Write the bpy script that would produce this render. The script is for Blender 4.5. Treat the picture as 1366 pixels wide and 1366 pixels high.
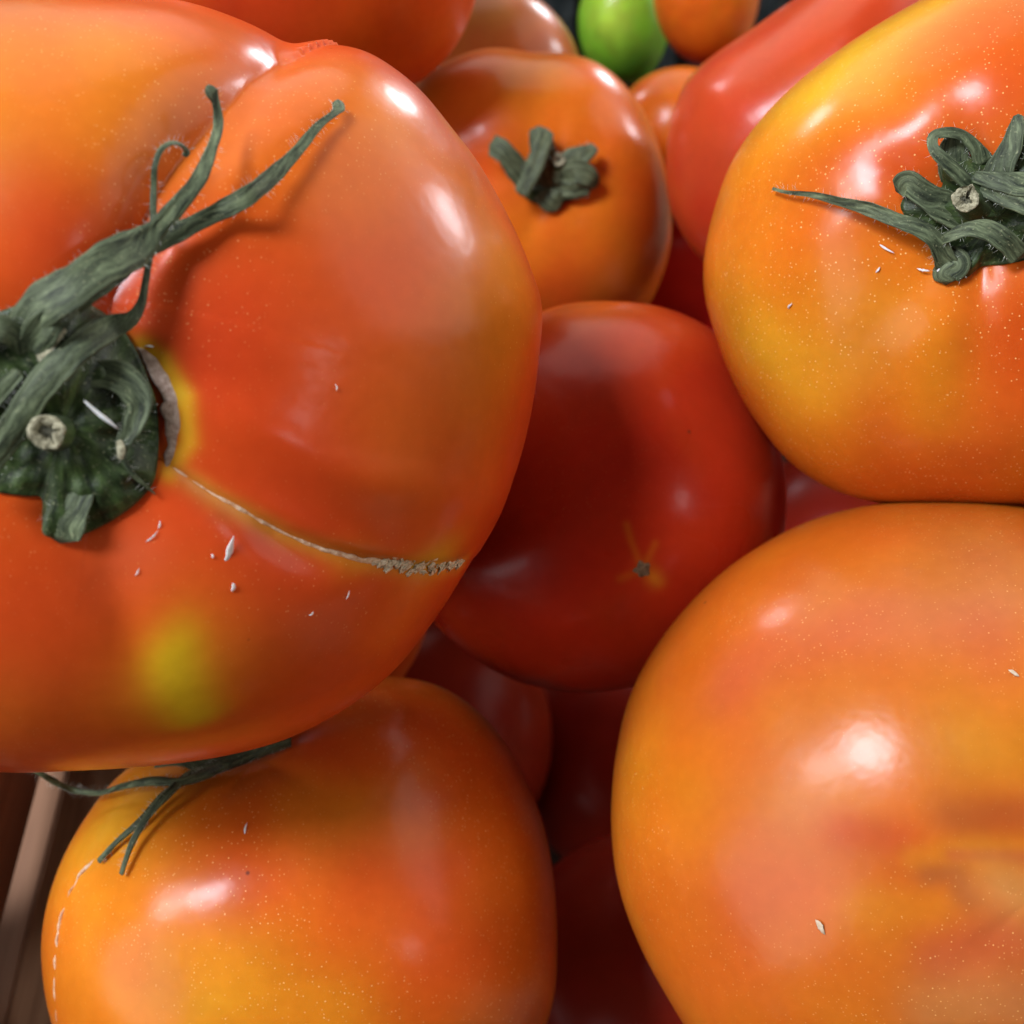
import bpy, bmesh, math, random
import numpy as np
from mathutils import Vector, Matrix

for o in list(bpy.data.objects):
    bpy.data.objects.remove(o)
scene = bpy.context.scene
col = scene.collection

# ------------------------------------------------------------------ camera
cam_data = bpy.data.cameras.new('camera')
cam = bpy.data.objects.new('camera', cam_data); col.objects.link(cam)
cam.location = (0, 0, 0.30)
cam.rotation_euler = (math.radians(40), 0, 0)          # looking 50 degrees down into the crate
cam_data.sensor_width = 36; cam_data.angle = math.radians(42)
cam_data.clip_start = 0.005; cam_data.clip_end = 50
cam_data.dof.use_dof = True
cam_data.dof.focus_distance = 0.170
cam_data.dof.aperture_fstop = (cam_data.lens / 1000) / 0.0018
scene.camera = cam

# ------------------------------------------------------------------ light: a shop ceiling with a few soft lamps
world = bpy.data.worlds.new('World'); scene.world = world; world.use_nodes = True
bg = world.node_tree.nodes['Background']
bg.inputs[0].default_value = (0.86, 0.93, 1.0, 1); bg.inputs[1].default_value = 0.02
def lamp(name, loc, aim, size, watt, colour=(1, .96, .9)):
    d = bpy.data.lights.new(name, 'AREA'); d.shape = 'DISK'; d.size = size; d.energy = watt; d.color = colour
    o = bpy.data.objects.new(name, d); col.objects.link(o); o.location = loc
    o.rotation_euler = (Vector(aim) - Vector(loc)).to_track_quat('-Z', 'Y').to_euler()
    return o
lamp('ceiling_panel', (-.20, 1.75, 1.45), (0, .15, .1), 2.20, 16, (1, .97, .93))
lamp('ceiling_lamp', (-0.60, -0.08, 1.25), (0, .15, .1), 0.36, 17, (.86, .88, 1))
lamp('ceiling_lamp', (-0.90, -0.15, 1.05), (0, .15, .1), 0.30, 5, (.93, .94, 1))
lamp('side_window', (-1.20, -.72, .58), (0, .15, .1), 1.20, 9, (.97, .98, 1))
lamp('right_panel', (1.65, .65, .95), (0, .15, .1), 2.20, 19, (1, .97, .93))
lamp('far_lamp', (1.06, .85, .42), (0, .15, .15), 0.18, 3.6, (.90, .92, 1))
lamp('far_lamp', (.50, 1.25, .26), (0, .15, .15), 0.20, 4.2, (.90, .92, 1))
lamp('far_lamp', (-.75, 1.15, .62), (0, .15, .15), 0.16, 2.6, (.95, .93, 1))
lamp('near_lamp', (0.75, -0.45, 0.75), (0, .15, .1), 0.14, .45, (1, .95, .93))
vs = scene.view_settings
vs.view_transform = 'Standard'; vs.look = 'None'; vs.gamma = 1; vs.exposure = 0.06
scene.cycles.use_denoising = True
scene.cycles.max_bounces = 5; scene.cycles.diffuse_bounces = 1; scene.cycles.glossy_bounces = 3

# ------------------------------------------------------------------ measured shapes (metres, world space)
FRUIT = {'A':{
'c':[-0.05732,0.12691,0.17413],'u':[0.95186,0.19704,-0.23482],'v':[0.02663,0.71,0.7037],'w':[0.30538,-0.67608,0.67057],'ring':[0.06022,0.06048,0.06075,0.06102,0.06132,0.06165,0.06204,0.06241,0.06267,0.06273,0.06263,0.06246,0.06229,0.06212,0.06195,0.06177,0.06158,0.06142,0.06127,0.06115,0.06103,0.06089,0.06072,0.06052,0.06031,0.06012,0.05999,0.0599,0.05982,0.05969,0.05949,0.05922,0.05891,0.05857,0.05815,0.05756,0.05678,0.0558,0.05461,0.05318,0.05183,0.05122,0.05105,0.05099,0.0509,0.05078,0.05066,0.05055,0.05045,0.05035,0.05025,0.05013,0.04998,0.04982,0.04965,0.0495,0.04937,0.04925,0.04913,0.04904,0.04898,0.04895,0.04896,0.04901,0.04908,0.04917,0.04926,0.04935,0.04943,0.0495,0.04957,0.04965,0.04972,0.0498,0.04987,0.04994,0.05,0.05006,0.05012,0.05018,0.05023,0.05028,0.05033,0.05036,0.05038,0.05038,0.05036,0.05033,0.05029,0.05024,0.05017,0.0501,0.05002,0.04994,0.04985,0.04975,0.04964,0.04953,0.0494,0.04927,0.04914,0.049,0.04887,0.04875,0.04864,0.04852,0.04841,0.04829,0.04818,0.04807,0.04796,0.04787,0.04779,0.04772,0.04766,0.04762,0.04759,0.04757,0.04755,0.04755,0.04756,0.04758,0.04762,0.04767,0.04773,0.04782,0.04792,0.04805,0.04821,0.04839,0.04858,0.04878,0.04898,0.04918,0.04938,0.04956,0.04973,0.04988,0.05003,0.05016,0.05029,0.05042,0.05054,0.05065,0.05076,0.05086,0.05094,0.05102,0.05109,0.05115,0.05121,0.05126,0.05129,0.05132,0.05134,0.05134,0.05134,0.05132,0.05128,0.05123,0.05118,0.05111,0.05103,0.05095,0.05085,0.05075,0.05064,0.05052,0.05038,0.05024,0.0501,0.04996,0.04984,0.04973,0.04963,0.04952,0.04943,0.04935,0.0493,0.04928,0.0493,0.04934,0.04942,0.04951,0.04963,0.04976,0.04992,0.05009,0.05028,0.0505,0.05073,0.05098,0.05124,0.05151,0.05177,0.05205,0.05234,0.05264,0.05294,0.05323,0.0535,0.05375,0.05399,0.05421,0.05442,0.05462,0.0548,0.05498,0.05515,0.0553,0.05543,0.05554,0.05561,0.05564,0.05564,0.05562,0.05561,0.05561,0.05565,0.0557,0.05576,0.05584,0.05594,0.05607,0.05625,0.05647,0.05673,0.05701,0.0573,0.05758,0.05784,0.05809,0.05834,0.05858,0.05883,0.05906,0.05929,0.05951,0.05974,0.05998],'front':0.04213,'back':0.04213,'forms':[('stem',[0.28704,-0.71168,0.64118],0.25,0.11,7,0.01,0.38,5),
('fold',[[0.36974,-0.52526,0.76641], [0.37314,-0.46453,0.8031], [0.3873,-0.4144,0.82357], [0.40011,-0.36326,0.8414], [0.41926,-0.29159,0.85977], [0.43898,-0.19813,0.87638], [0.45668,-0.14522,0.8777], [0.47295,-0.0901,0.87647], [0.49343,-0.03439,0.8691], [0.51225,0.02505,0.85847], [0.53232,0.09651,0.84103], [0.54954,0.18129,0.81556], [0.58487,0.32852,0.74162]],0.2,0.03,0.13,0.075),
('blob',[0.56191,-0.82603,0.04383],0.19005,0.012),
('blob',[0.15273,-0.9771,0.14814],0.18938,0.012),
('line',[[0.56895,-0.74734,0.34319], [0.62691,-0.73287,0.26437], [0.65937,-0.72039,0.2151], [0.69014,-0.70506,0.16308], [0.7272,-0.6775,0.11034], [0.76225,-0.64518,0.05207]],0.04518,-0.018),
('line',[[0.53228,-0.72906,0.43028], [0.58051,-0.72034,0.37962], [0.62613,-0.70831,0.32598], [0.66463,-0.69544,0.27319], [0.70073,-0.67932,0.21795], [0.73415,-0.65978,0.16036], [0.76919,-0.62914,0.11196], [0.80319,-0.59308,0.05605], [0.83974,-0.54298,0.00364], [0.87363,-0.48279,-0.06071], [0.90392,-0.39919,-0.15357]],0.03488,0.012),
('blob',[0.76907,-0.31687,0.55508],0.34336,0.015),
('line',[[0.31491,-0.86065,0.40014], [0.32673,-0.89027,0.31727], [0.32729,-0.91576,0.23296], [0.33258,-0.93254,0.14058], [0.33829,-0.94037,0.03569], [0.32913,-0.9404,-0.08559]],0.06291,-0.02),
('fold',[[0.49358,-0.73957,0.45761], [0.52898,-0.73948,0.41634], [0.56598,-0.73703,0.3694], [0.62022,-0.72323,0.30374], [0.67761,-0.70197,0.2193], [0.72774,-0.66962,0.14832], [0.77649,-0.62502,0.08008], [0.81764,-0.57538,0.02026], [0.86612,-0.49413,-0.07529], [0.90674,-0.37694,-0.18906]],0.06,0.012,0.045,0.03)],'tints':[('blob',[0.00988,-0.20912,0.97784],0.32311,(0.7,0.36,0.018),0.6),
('blob',[0.1649,-0.0116,0.98624],0.32324,(0.66,0.145,0.01),0.7),
('blob',[0.21763,-0.434,0.87423],0.26366,(0.56,0.04,0.01),0.8),
('blob',[0.42665,-0.00532,0.9044],0.18557,(0.7,0.235,0.012),0.35),
('blob',[0.63488,-0.37815,0.67374],0.28392,(0.56,0.04,0.01),0.6),
('blob',[0.73982,-0.58308,0.33568],0.2595,(0.56,0.04,0.01),0.3),
('blob',[0.56587,-0.53031,0.63131],0.16895,(0.56,0.04,0.01),0.5),
('blob',[0.94481,-0.14084,0.2958],0.1749,(0.7,0.235,0.012),0.5),
('blob',[0.67307,0.09992,0.7328],0.24045,(0.66,0.145,0.01),1),
('blob',[0.71184,0.18774,0.67679],0.12621,(0.7,0.235,0.012),0.4),
('blob',[0.86697,0.10965,0.48614],0.18851,(0.66,0.145,0.01),0.9),
('blob',[0.95882,0.02542,0.28287],0.12552,(0.7,0.235,0.012),0.5),
('blob',[0.27452,-0.10863,0.95543],0.22868,(0.7,0.235,0.012),0.4),
('blob',[0.88856,-0.40543,0.21469],0.20045,(0.66,0.145,0.01),0.45),
('blob',[0.21195,-0.95737,0.19626],0.25988,(0.56,0.04,0.01),0.25),
('blob',[0.10389,-0.99236,-0.06649],0.15324,(0.66,0.145,0.01),0.6),
('blob',[0.59377,-0.78282,0.18612],0.21044,(0.56,0.04,0.01),0.35),
('blob',[0.73493,-0.66683,-0.12335],0.20346,(0.6,0.075,0.01),0.5),
('blob',[0.43572,-0.90008,0.00124],0.12884,(0.7,0.235,0.012),0.5),
('patch',[[0.4246,-0.90301,0.06553], [0.4409,-0.89755,0.00393], [0.45745,-0.88543,-0.08222]],0.05151,(0.64,0.385,0.012),0.88),
('line',[[0.4227,-0.53633,0.73053], [0.48702,-0.56265,0.66801], [0.53065,-0.61511,0.58314], [0.53197,-0.65255,0.53961], [0.53252,-0.68752,0.49369], [0.48902,-0.75078,0.44406]],0.02499,(0.7,0.36,0.018),0.8),
('blob',[0.53834,-0.60101,0.59074],0.03065,(0.7,0.36,0.018),0.8),
('line',[[0.49712,-0.74024,0.45268], [0.53639,-0.74099,0.404], [0.57217,-0.73897,0.35574], [0.61156,-0.72918,0.30706], [0.65049,-0.71613,0.25302], [0.68611,-0.7,0.19812], [0.72139,-0.67529,0.15355], [0.754,-0.64808,0.10716], [0.78503,-0.61695,0.05567], [0.82526,-0.56474,-0.00255], [0.85658,-0.51329,-0.0529], [0.88459,-0.45232,-0.1136], [0.90828,-0.36075,-0.21188]],0.02609,(0.66,0.27,0.03),0.85),
('blob',[0.87687,-0.47145,-0.09394],0.09491,(0.5,0.4,0.02),0.55),
('blob',[0.76653,-0.63385,0.10325],0.06098,(0.7,0.235,0.012),0.5),
('line',[[0.50666,-0.75221,0.42127], [0.5462,-0.75334,0.36626], [0.58233,-0.75119,0.31082]],0.0258,(0.45,0.1,0.02),0.4),
('blob',[0.34979,-0.90204,0.25292],0.08236,(0.6,0.12,0.05),0.35)],'base':(0.6,0.075,0.01),'seed':11,'lump':0.005,'power':2.5},'B':{
'c':[-0.03595,0.09497,0.08466],'u':[0.98759,0.10097,-0.12033],'v':[-0.04333,0.91143,0.40918],'w':[0.15099,-0.39889,0.90449],'ring':[0.04354,0.04342,0.04333,0.04327,0.04322,0.04318,0.04313,0.04307,0.04304,0.04307,0.04316,0.04328,0.04336,0.04338,0.04336,0.04329,0.04316,0.04296,0.04267,0.04226,0.04172,0.0411,0.04046,0.0398,0.03914,0.03853,0.03801,0.03755,0.03713,0.03671,0.03628,0.03582,0.03534,0.03487,0.03445,0.03411,0.03386,0.03367,0.03355,0.03351,0.03358,0.03377,0.03407,0.03444,0.03484,0.03526,0.03572,0.03621,0.03664,0.03697,0.03722,0.03745,0.03773,0.03806,0.03842,0.03879,0.03917,0.03955,0.03992,0.04029,0.04065,0.04099,0.04128,0.04152,0.04171,0.0419,0.04209,0.04227,0.04243,0.04255,0.04264,0.04271,0.04278,0.04285,0.04291,0.04295,0.04294,0.04285,0.04269,0.04246,0.0422,0.04195,0.04172,0.04152,0.04131,0.0411,0.0409,0.04073,0.04062,0.04057,0.0406,0.04072,0.04092,0.04119,0.04151,0.04186,0.04223,0.04262,0.04301,0.04345,0.04394,0.04443,0.0449,0.04531,0.04562,0.04587,0.04607,0.04621,0.04628,0.04628,0.0462,0.04605,0.04583,0.04552,0.04512,0.04469,0.04433,0.04405,0.04384,0.04367],'front':0.03811,'back':0.03688,'forms':[('stem',[-0.14073,0.30704,0.94123],0.36,0.12,6,0.016,0.5,8),
('line',[[0.52951,0.19543,0.82549], [0.55671,0.08416,0.82643], [0.58287,-0.01772,0.81237], [0.60688,-0.11395,0.78658], [0.61701,-0.19157,0.76328], [0.62542,-0.2658,0.73362], [0.63177,-0.33661,0.69826], [0.63579,-0.40376,0.65784]],0.16646,-0.006),
('blob',[-0.13827,-0.29747,0.94467],0.25541,0.008),
('line',[[-0.5774,0.14084,0.80422], [-0.56829,0.00347,0.82282], [-0.57469,-0.10504,0.8116], [-0.58678,-0.19868,0.785], [-0.57036,-0.28242,0.77132], [-0.55878,-0.35822,0.74796], [-0.5514,-0.42776,0.71622], [-0.54846,-0.4921,0.67604], [-0.54812,-0.55204,0.62834]],0.11244,-0.005)],'tints':[('blob',[-0.68404,-0.00929,0.72938],0.3274,(0.7,0.36,0.018),0.75),
('blob',[-0.65148,-0.44011,0.61796],0.31935,(0.7,0.235,0.012),0.8),
('blob',[-0.0297,-0.70659,0.707],0.32244,(0.7,0.36,0.018),0.4),
('blob',[-0.27304,-0.58742,0.76183],0.29282,(0.7,0.235,0.012),0.3),
('blob',[0.26606,-0.02679,0.96359],0.21887,(0.7,0.36,0.018),0.5),
('blob',[0.50093,-0.02826,0.86503],0.22437,(0.7,0.235,0.012),0.5),
('blob',[0.21568,0.22952,0.94911],0.30875,(0.56,0.04,0.01),0.75),
('blob',[0.50948,0.4299,0.74539],0.26022,(0.6,0.075,0.01),0.8),
('blob',[0.36362,-0.32607,0.87262],0.30794,(0.6,0.075,0.01),0.7),
('blob',[-0.05647,-0.24706,0.96735],0.2281,(0.56,0.04,0.01),0.5),
('blob',[0.67038,0.28595,0.68471],0.3361,(0.6,0.075,0.01),0.5),
('blob',[0.70421,-0.39989,0.58667],0.34973,(0.6,0.075,0.01),0.75),
('blob',[0.31228,-0.68652,0.65664],0.24313,(0.7,0.235,0.012),0.5),
('blob',[-0.24499,0.05089,0.96819],0.19514,(0.6,0.075,0.01),0.5)],'base':(0.66,0.145,0.01),'seed':23},'C':{
'c':[0.06417,0.09629,0.11319],'u':[0.95433,-0.19203,0.22886],'v':[0.06297,0.87813,0.47426],'w':[-0.29204,-0.43819,0.85012],'ring':[0.04312,0.04344,0.04378,0.04416,0.04458,0.04504,0.04552,0.04601,0.0465,0.04699,0.04751,0.04805,0.04856,0.04901,0.04935,0.04957,0.04969,0.04975,0.04975,0.04972,0.04966,0.04957,0.04943,0.04927,0.0491,0.04892,0.04871,0.04849,0.04828,0.04812,0.04804,0.04802,0.04805,0.04811,0.04819,0.04831,0.04843,0.04851,0.04852,0.04848,0.04843,0.04839,0.04837,0.04837,0.04838,0.04839,0.04841,0.04843,0.04847,0.04851,0.04857,0.04864,0.04872,0.04877,0.04878,0.04873,0.04866,0.04862,0.04863,0.04868,0.04876,0.04888,0.04903,0.04916,0.04928,0.04936,0.04935,0.04926,0.04914,0.04901,0.04889,0.04881,0.04877,0.04882,0.04901,0.04928,0.04939,0.04927,0.04902,0.04868,0.04825,0.04772,0.04715,0.04661,0.04612,0.04567,0.04523,0.04483,0.04446,0.04413,0.04387,0.04366,0.0435,0.04336,0.04323,0.0431,0.04295,0.04279,0.04263,0.04247,0.04233,0.0422,0.04208,0.04199,0.04191,0.04184,0.04179,0.04175,0.04173,0.04172,0.04173,0.04174,0.04177,0.04182,0.0419,0.04201,0.04217,0.04236,0.04258,0.04284],'front':0.04104,'back':0.04197,'forms':[('stem',[-0.00524,-0.67133,0.74114],0.16,0.035,5,0.006,0.3,3),
('line',[[-0.95633,0.22059,0.19173], [-0.92875,0.233,0.28832], [-0.89046,0.23872,0.38743], [-0.84839,0.25918,0.46159], [-0.78967,0.23724,0.5658], [-0.72616,0.22804,0.64861], [-0.65853,0.22667,0.7176]],0.11615,-0.01),
('blob',[-0.93188,-0.15623,0.32739],0.20548,0.01),
('blob',[-0.45978,-0.22673,0.8586],0.25453,0.01),
('blob',[-0.60974,-0.43034,0.6656],0.20449,-0.006)],'tints':[('blob',[-0.92667,-0.16235,0.339],0.2709,(0.58,0.165,0.01),0.8),
('patch',[[-0.69031,0.49422,0.52841], [-0.64039,0.4633,0.61258], [-0.58625,0.44509,0.6769], [-0.52914,0.43386,0.72922], [-0.46963,0.42729,0.77257]],0.13888,(0.54,0.125,0.008),0.7),
('patch',[[-0.69191,0.15626,0.70487], [-0.63217,0.13957,0.76216], [-0.56972,0.1265,0.81204], [-0.50477,0.11606,0.85541], [-0.43773,0.10792,0.89261], [-0.36905,0.10307,0.92368], [-0.29874,0.10163,0.94891], [-0.22964,0.08945,0.96916], [-0.15959,0.07859,0.98405], [-0.08926,0.06883,0.99363]],0.14203,(0.48,0.085,0.03),0.75),
('blob',[-0.00353,0.24854,0.96862],0.26811,(0.52,0.19,0.05),0.7),
('blob',[-0.78069,0.42664,0.45662],0.1656,(0.5,0.09,0.008),0.7),
('patch',[[-0.92074,-0.01247,0.38998], [-0.8551,-0.14414,0.49803], [-0.84299,-0.22659,0.48788], [-0.82801,-0.30453,0.47081]],0.15957,(0.58,0.17,0.008),0.7),
('patch',[[-0.15762,-0.18966,0.96912], [-0.08097,-0.20397,0.97562], [-0.00419,-0.21552,0.97649], [0.07319,-0.22387,0.97187]],0.15369,(0.54,0.18,0.012),0.85),
('blob',[-0.60452,-0.29342,0.74058],0.22992,(0.55,0.19,0.04),0.5),
('blob',[-0.66067,-0.5318,0.52982],0.17962,(0.5,0.1,0.03),0.6),
('blob',[-0.72835,-0.59613,0.33784],0.24171,(0.52,0.1,0.012),0.6),
('patch',[[-0.51719,-0.45989,0.72182], [-0.45883,-0.49343,0.73892], [-0.39941,-0.5246,0.75184]],0.09992,(0.46,0.06,0.012),0.75),
('patch',[[-0.18766,-0.45979,0.86797], [-0.10837,-0.45221,0.8853], [-0.02856,-0.44177,0.89667], [0.05221,-0.42846,0.90205]],0.10642,(0.36,0.07,0.015),0.8),
('patch',[[-0.49633,-0.5882,0.6385], [-0.43833,-0.60817,0.66181], [-0.37919,-0.62626,0.68119], [-0.31883,-0.64238,0.69692]],0.08077,(0.48,0.085,0.008),0.7),
('patch',[[-0.2986,-0.63731,0.7104], [-0.22605,-0.63869,0.73551], [-0.20439,-0.69762,0.68669]],0.05407,(0.3,0.075,0.02),0.75),
('patch',[[-0.47257,-0.66433,0.57909], [-0.41505,-0.68381,0.60012], [-0.35602,-0.70114,0.61778], [-0.2957,-0.71645,0.63188]],0.07567,(0.56,0.18,0.01),0.45),
('patch',[[-0.28787,-0.79599,0.53248], [-0.2288,-0.7909,0.56757], [-0.16786,-0.78359,0.59817], [-0.10499,-0.77407,0.62434]],0.07574,(0.46,0.085,0.03),0.7),
('patch',[[-0.33951,-0.58013,0.7404], [-0.27769,-0.57937,0.7663], [-0.21439,-0.57646,0.7885], [-0.15005,-0.57117,0.807], [-0.08425,-0.56408,0.82141], [-0.01801,-0.55458,0.83193], [0.04899,-0.54299,0.83831]],0.05389,(0.58,0.2,0.012),0.4),
('patch',[[-0.2146,-0.58851,0.77949], [-0.15019,-0.58953,0.79366], [-0.08432,-0.5887,0.80394], [-0.01743,-0.58565,0.81038], [0.04963,-0.58014,0.813]],0.03162,(0.42,0.07,0.03),0.5),
('blob',[-0.07216,-0.68605,0.72397],0.11405,(0.56,0.24,0.06),0.8),
('patch',[[-0.2957,-0.85676,0.42253], [-0.22929,-0.86122,0.45357], [-0.16116,-0.86236,0.47996], [-0.09104,-0.86097,0.50044], [-0.01869,-0.85702,0.51494]],0.08802,(0.52,0.2,0.06),0.7),
('blob',[-0.50686,-0.77711,0.3731],0.17401,(0.56,0.15,0.012),0.6)],'base':(0.55,0.125,0.009),'seed':37,'lump':0.005},'D':{
'c':[0.06994,0.16469,0.17058],'u':[0.94644,-0.20754,0.24734],'v':[-0.06284,0.633,0.7716],'w':[-0.3167,-0.74581,0.58606],'ring':[0.03766,0.03764,0.03763,0.03764,0.03768,0.03775,0.03784,0.03796,0.03807,0.03818,0.03828,0.03836,0.03843,0.03851,0.03857,0.03863,0.03867,0.03869,0.0387,0.0387,0.03869,0.03866,0.03861,0.03854,0.03848,0.03841,0.0383,0.03812,0.0378,0.03732,0.03668,0.03599,0.03534,0.03482,0.03446,0.0342,0.03402,0.03389,0.0338,0.03375,0.03376,0.03381,0.03392,0.03408,0.0343,0.03456,0.03487,0.03523,0.03563,0.03605,0.03647,0.03691,0.03735,0.03775,0.0381,0.0384,0.03869,0.03902,0.03941,0.03982,0.04021,0.04058,0.04088,0.0411,0.04122,0.04122,0.04123,0.04132,0.04149,0.04171,0.04192,0.04214,0.04238,0.04263,0.04289,0.04319,0.04353,0.04381,0.04399,0.04405,0.04403,0.04392,0.04371,0.04345,0.04318,0.04289,0.04258,0.04231,0.04212,0.04207,0.04216,0.04233,0.04257,0.0428,0.04303,0.04326,0.04351,0.04371,0.04382,0.04385,0.04381,0.04371,0.04355,0.04333,0.04304,0.04267,0.04225,0.04179,0.04134,0.04091,0.04047,0.04001,0.03955,0.03911,0.03872,0.03838,0.03812,0.03793,0.03779,0.03771],'front':0.03396,'back':0.03554,'forms':[('stem',[-0.24203,-0.71758,0.65307],0.34,0.13,6,0.022,0.55,14),
('line',[[-0.42687,-0.83324,0.35142], [-0.46314,-0.84422,0.26981], [-0.4954,-0.84853,0.18596], [-0.52385,-0.84602,0.09917], [-0.52407,-0.85163,0.00909], [-0.5212,-0.84914,-0.08545], [-0.51453,-0.8371,-0.1858]],0.14201,-0.014),
('blob',[-0.72651,-0.31392,0.61126],0.26361,0.012),
('blob',[-0.77544,-0.52897,0.3448],0.19927,0.008),
('line',[[-0.60203,-0.50365,0.61959], [-0.68392,-0.46613,0.56123], [-0.76129,-0.4164,0.49704], [-0.81806,-0.36384,0.44541], [-0.87437,-0.29685,0.38387], [-0.9282,-0.20969,0.30737]],0.1137,-0.012),
('blob',[-0.37206,-0.2312,0.89895],0.2305,0.012),
('line',[[-0.4787,-0.3674,0.79741], [-0.53301,-0.25155,0.80785], [-0.58296,-0.10191,0.80608], [-0.63383,0.24821,0.73257]],0.11665,-0.01),
('line',[[-0.52555,-0.85076,0.00091], [-0.4801,-0.87362,0.07936], [-0.42966,-0.88942,0.15595], [-0.37475,-0.89839,0.22905], [-0.29001,-0.91346,0.28546], [-0.19922,-0.91837,0.34191], [-0.11226,-0.91918,0.3775], [-0.0241,-0.91448,0.4039], [0.06308,-0.90315,0.42466]],0.12203,0.018)],'tints':[('blob',[-0.67615,0.14507,0.72234],0.45811,(0.7,0.36,0.018),1),
('blob',[-0.36951,0.20398,0.90656],0.26599,(0.7,0.36,0.018),0.7),
('blob',[-0.90802,-0.0199,0.41845],0.26477,(0.7,0.235,0.012),0.7),
('blob',[-0.75979,-0.64502,-0.08167],0.36156,(0.7,0.36,0.018),0.9),
('blob',[-0.94755,-0.2614,-0.1839],0.19903,(0.7,0.235,0.012),0.6),
('blob',[-0.53285,-0.48984,0.69002],0.36767,(0.6,0.075,0.01),0.85),
('blob',[-0.19,-0.22413,0.95586],0.29959,(0.6,0.075,0.01),0.8),
('blob',[-0.11787,-0.97823,0.17078],0.36733,(0.56,0.04,0.01),0.65),
('blob',[-0.72407,-0.34629,0.5965],0.20269,(0.56,0.04,0.01),0.35),
('blob',[-0.52663,-0.78764,0.31983],0.30036,(0.7,0.235,0.012),0.4),
('blob',[-0.47134,-0.82271,-0.3178],0.29384,(0.66,0.145,0.01),0.8),
('blob',[-0.17899,-0.93502,-0.30612],0.32369,(0.6,0.075,0.01),0.5),
('blob',[-0.39972,-0.90977,0.11199],0.19944,(0.7,0.235,0.012),0.5),
('blob',[-0.79109,-0.51308,0.33305],0.19718,(0.66,0.145,0.01),0.6),
('blob',[-0.77191,-0.42095,-0.47639],0.20751,(0.66,0.145,0.01),0.6)],'base':(0.66,0.145,0.01),'seed':41,'lump':0.007},'E':{
'c':[0.01713,0.15665,0.11814],'u':[0.99746,-0.04576,0.05454],'v':[-0.00092,0.75771,0.65259],'w':[-0.07119,-0.65098,0.75575],'ring':[0.03144,0.03139,0.03136,0.03135,0.03136,0.03142,0.03151,0.03165,0.03181,0.032,0.0322,0.03242,0.03265,0.03291,0.03321,0.03353,0.03383,0.0341,0.03431,0.03446,0.03454,0.03459,0.03462,0.03463,0.03462,0.03459,0.03453,0.03447,0.03442,0.03439,0.03441,0.03447,0.03455,0.03463,0.03468,0.03469,0.03463,0.03452,0.03439,0.03422,0.03405,0.03386,0.03365,0.03339,0.0331,0.0328,0.03252,0.03229,0.03213,0.03208,0.03213,0.03227,0.03246,0.03271,0.03299,0.03329,0.0336,0.03392,0.03427,0.03465,0.03504,0.03543,0.03581,0.0362,0.03661,0.03701,0.03738,0.03769,0.03796,0.0382,0.03838,0.03848,0.03848,0.03836,0.03817,0.03797,0.0378,0.03767,0.03755,0.03743,0.0373,0.03712,0.03691,0.03667,0.03643,0.03619,0.03595,0.03572,0.03548,0.03525,0.03503,0.03482,0.03463,0.03444,0.03425,0.03405,0.03383,0.03358,0.03332,0.03306,0.03282,0.0326,0.03242,0.03227,0.03214,0.03204,0.03195,0.03189,0.03185,0.03184,0.03186,0.03191,0.03195,0.03197,0.03194,0.03187,0.03177,0.03167,0.03157,0.03149],'front':0.0324,'back':0.0307,'forms':[('blob',[0.10276,-0.87732,0.46878],0.07894,-0.012),
('line',[[0.10525,-0.87963,0.46387], [0.05972,-0.82564,0.56102], [0.01702,-0.76456,0.64433], [-0.02487,-0.69519,0.7184], [-0.06612,-0.61771,0.78362], [-0.1064,-0.53282,0.83951], [-0.14036,-0.43472,0.88956], [-0.173,-0.32843,0.92855], [-0.20425,-0.21294,0.95548], [-0.23412,-0.08569,0.96842]],0.1442,0.004),
('line',[[0.10524,-0.87963,0.46388], [0.14055,-0.80172,0.58094], [0.17884,-0.71184,0.67919], [0.21891,-0.60905,0.76233], [0.22796,-0.51176,0.82833], [0.237,-0.40627,0.88248], [0.24648,-0.29254,0.92394], [0.25802,-0.16737,0.95153]],0.14427,0.004)],'tints':[('blob',[-0.10164,0.44559,0.88945],0.36727,(0.66,0.145,0.01),0.7),
('blob',[0.28253,0.23975,0.92881],0.28651,(0.6,0.075,0.01),0.6),
('blob',[0.48516,-0.24572,0.83919],0.36154,(0.56,0.04,0.01),0.5),
('blob',[-0.44145,0.0873,0.89303],0.28845,(0.56,0.04,0.01),0.3),
('blob',[0.10524,-0.87962,0.46388],0.05092,(0.7,0.235,0.012),0.6),
('line',[[0.10524,-0.87962,0.46388], [0.04575,-0.80439,0.59234], [0.02308,-0.75471,0.65565]],0.01798,(0.7,0.235,0.012),0.3),
('line',[[0.10524,-0.87962,0.46388], [0.16229,-0.80295,0.57352]],0.01801,(0.7,0.235,0.012),0.3),
('line',[[0.10524,-0.87962,0.46388], [-0.00075,-0.90122,0.43335]],0.02143,(0.7,0.235,0.012),0.25),
('line',[[0.10524,-0.87962,0.46388], [0.18954,-0.8998,0.39298]],0.02163,(0.7,0.235,0.012),0.25)],'base':(0.52,0.03,0.008),'seed':53,'lump':0.004},'F':{
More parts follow.
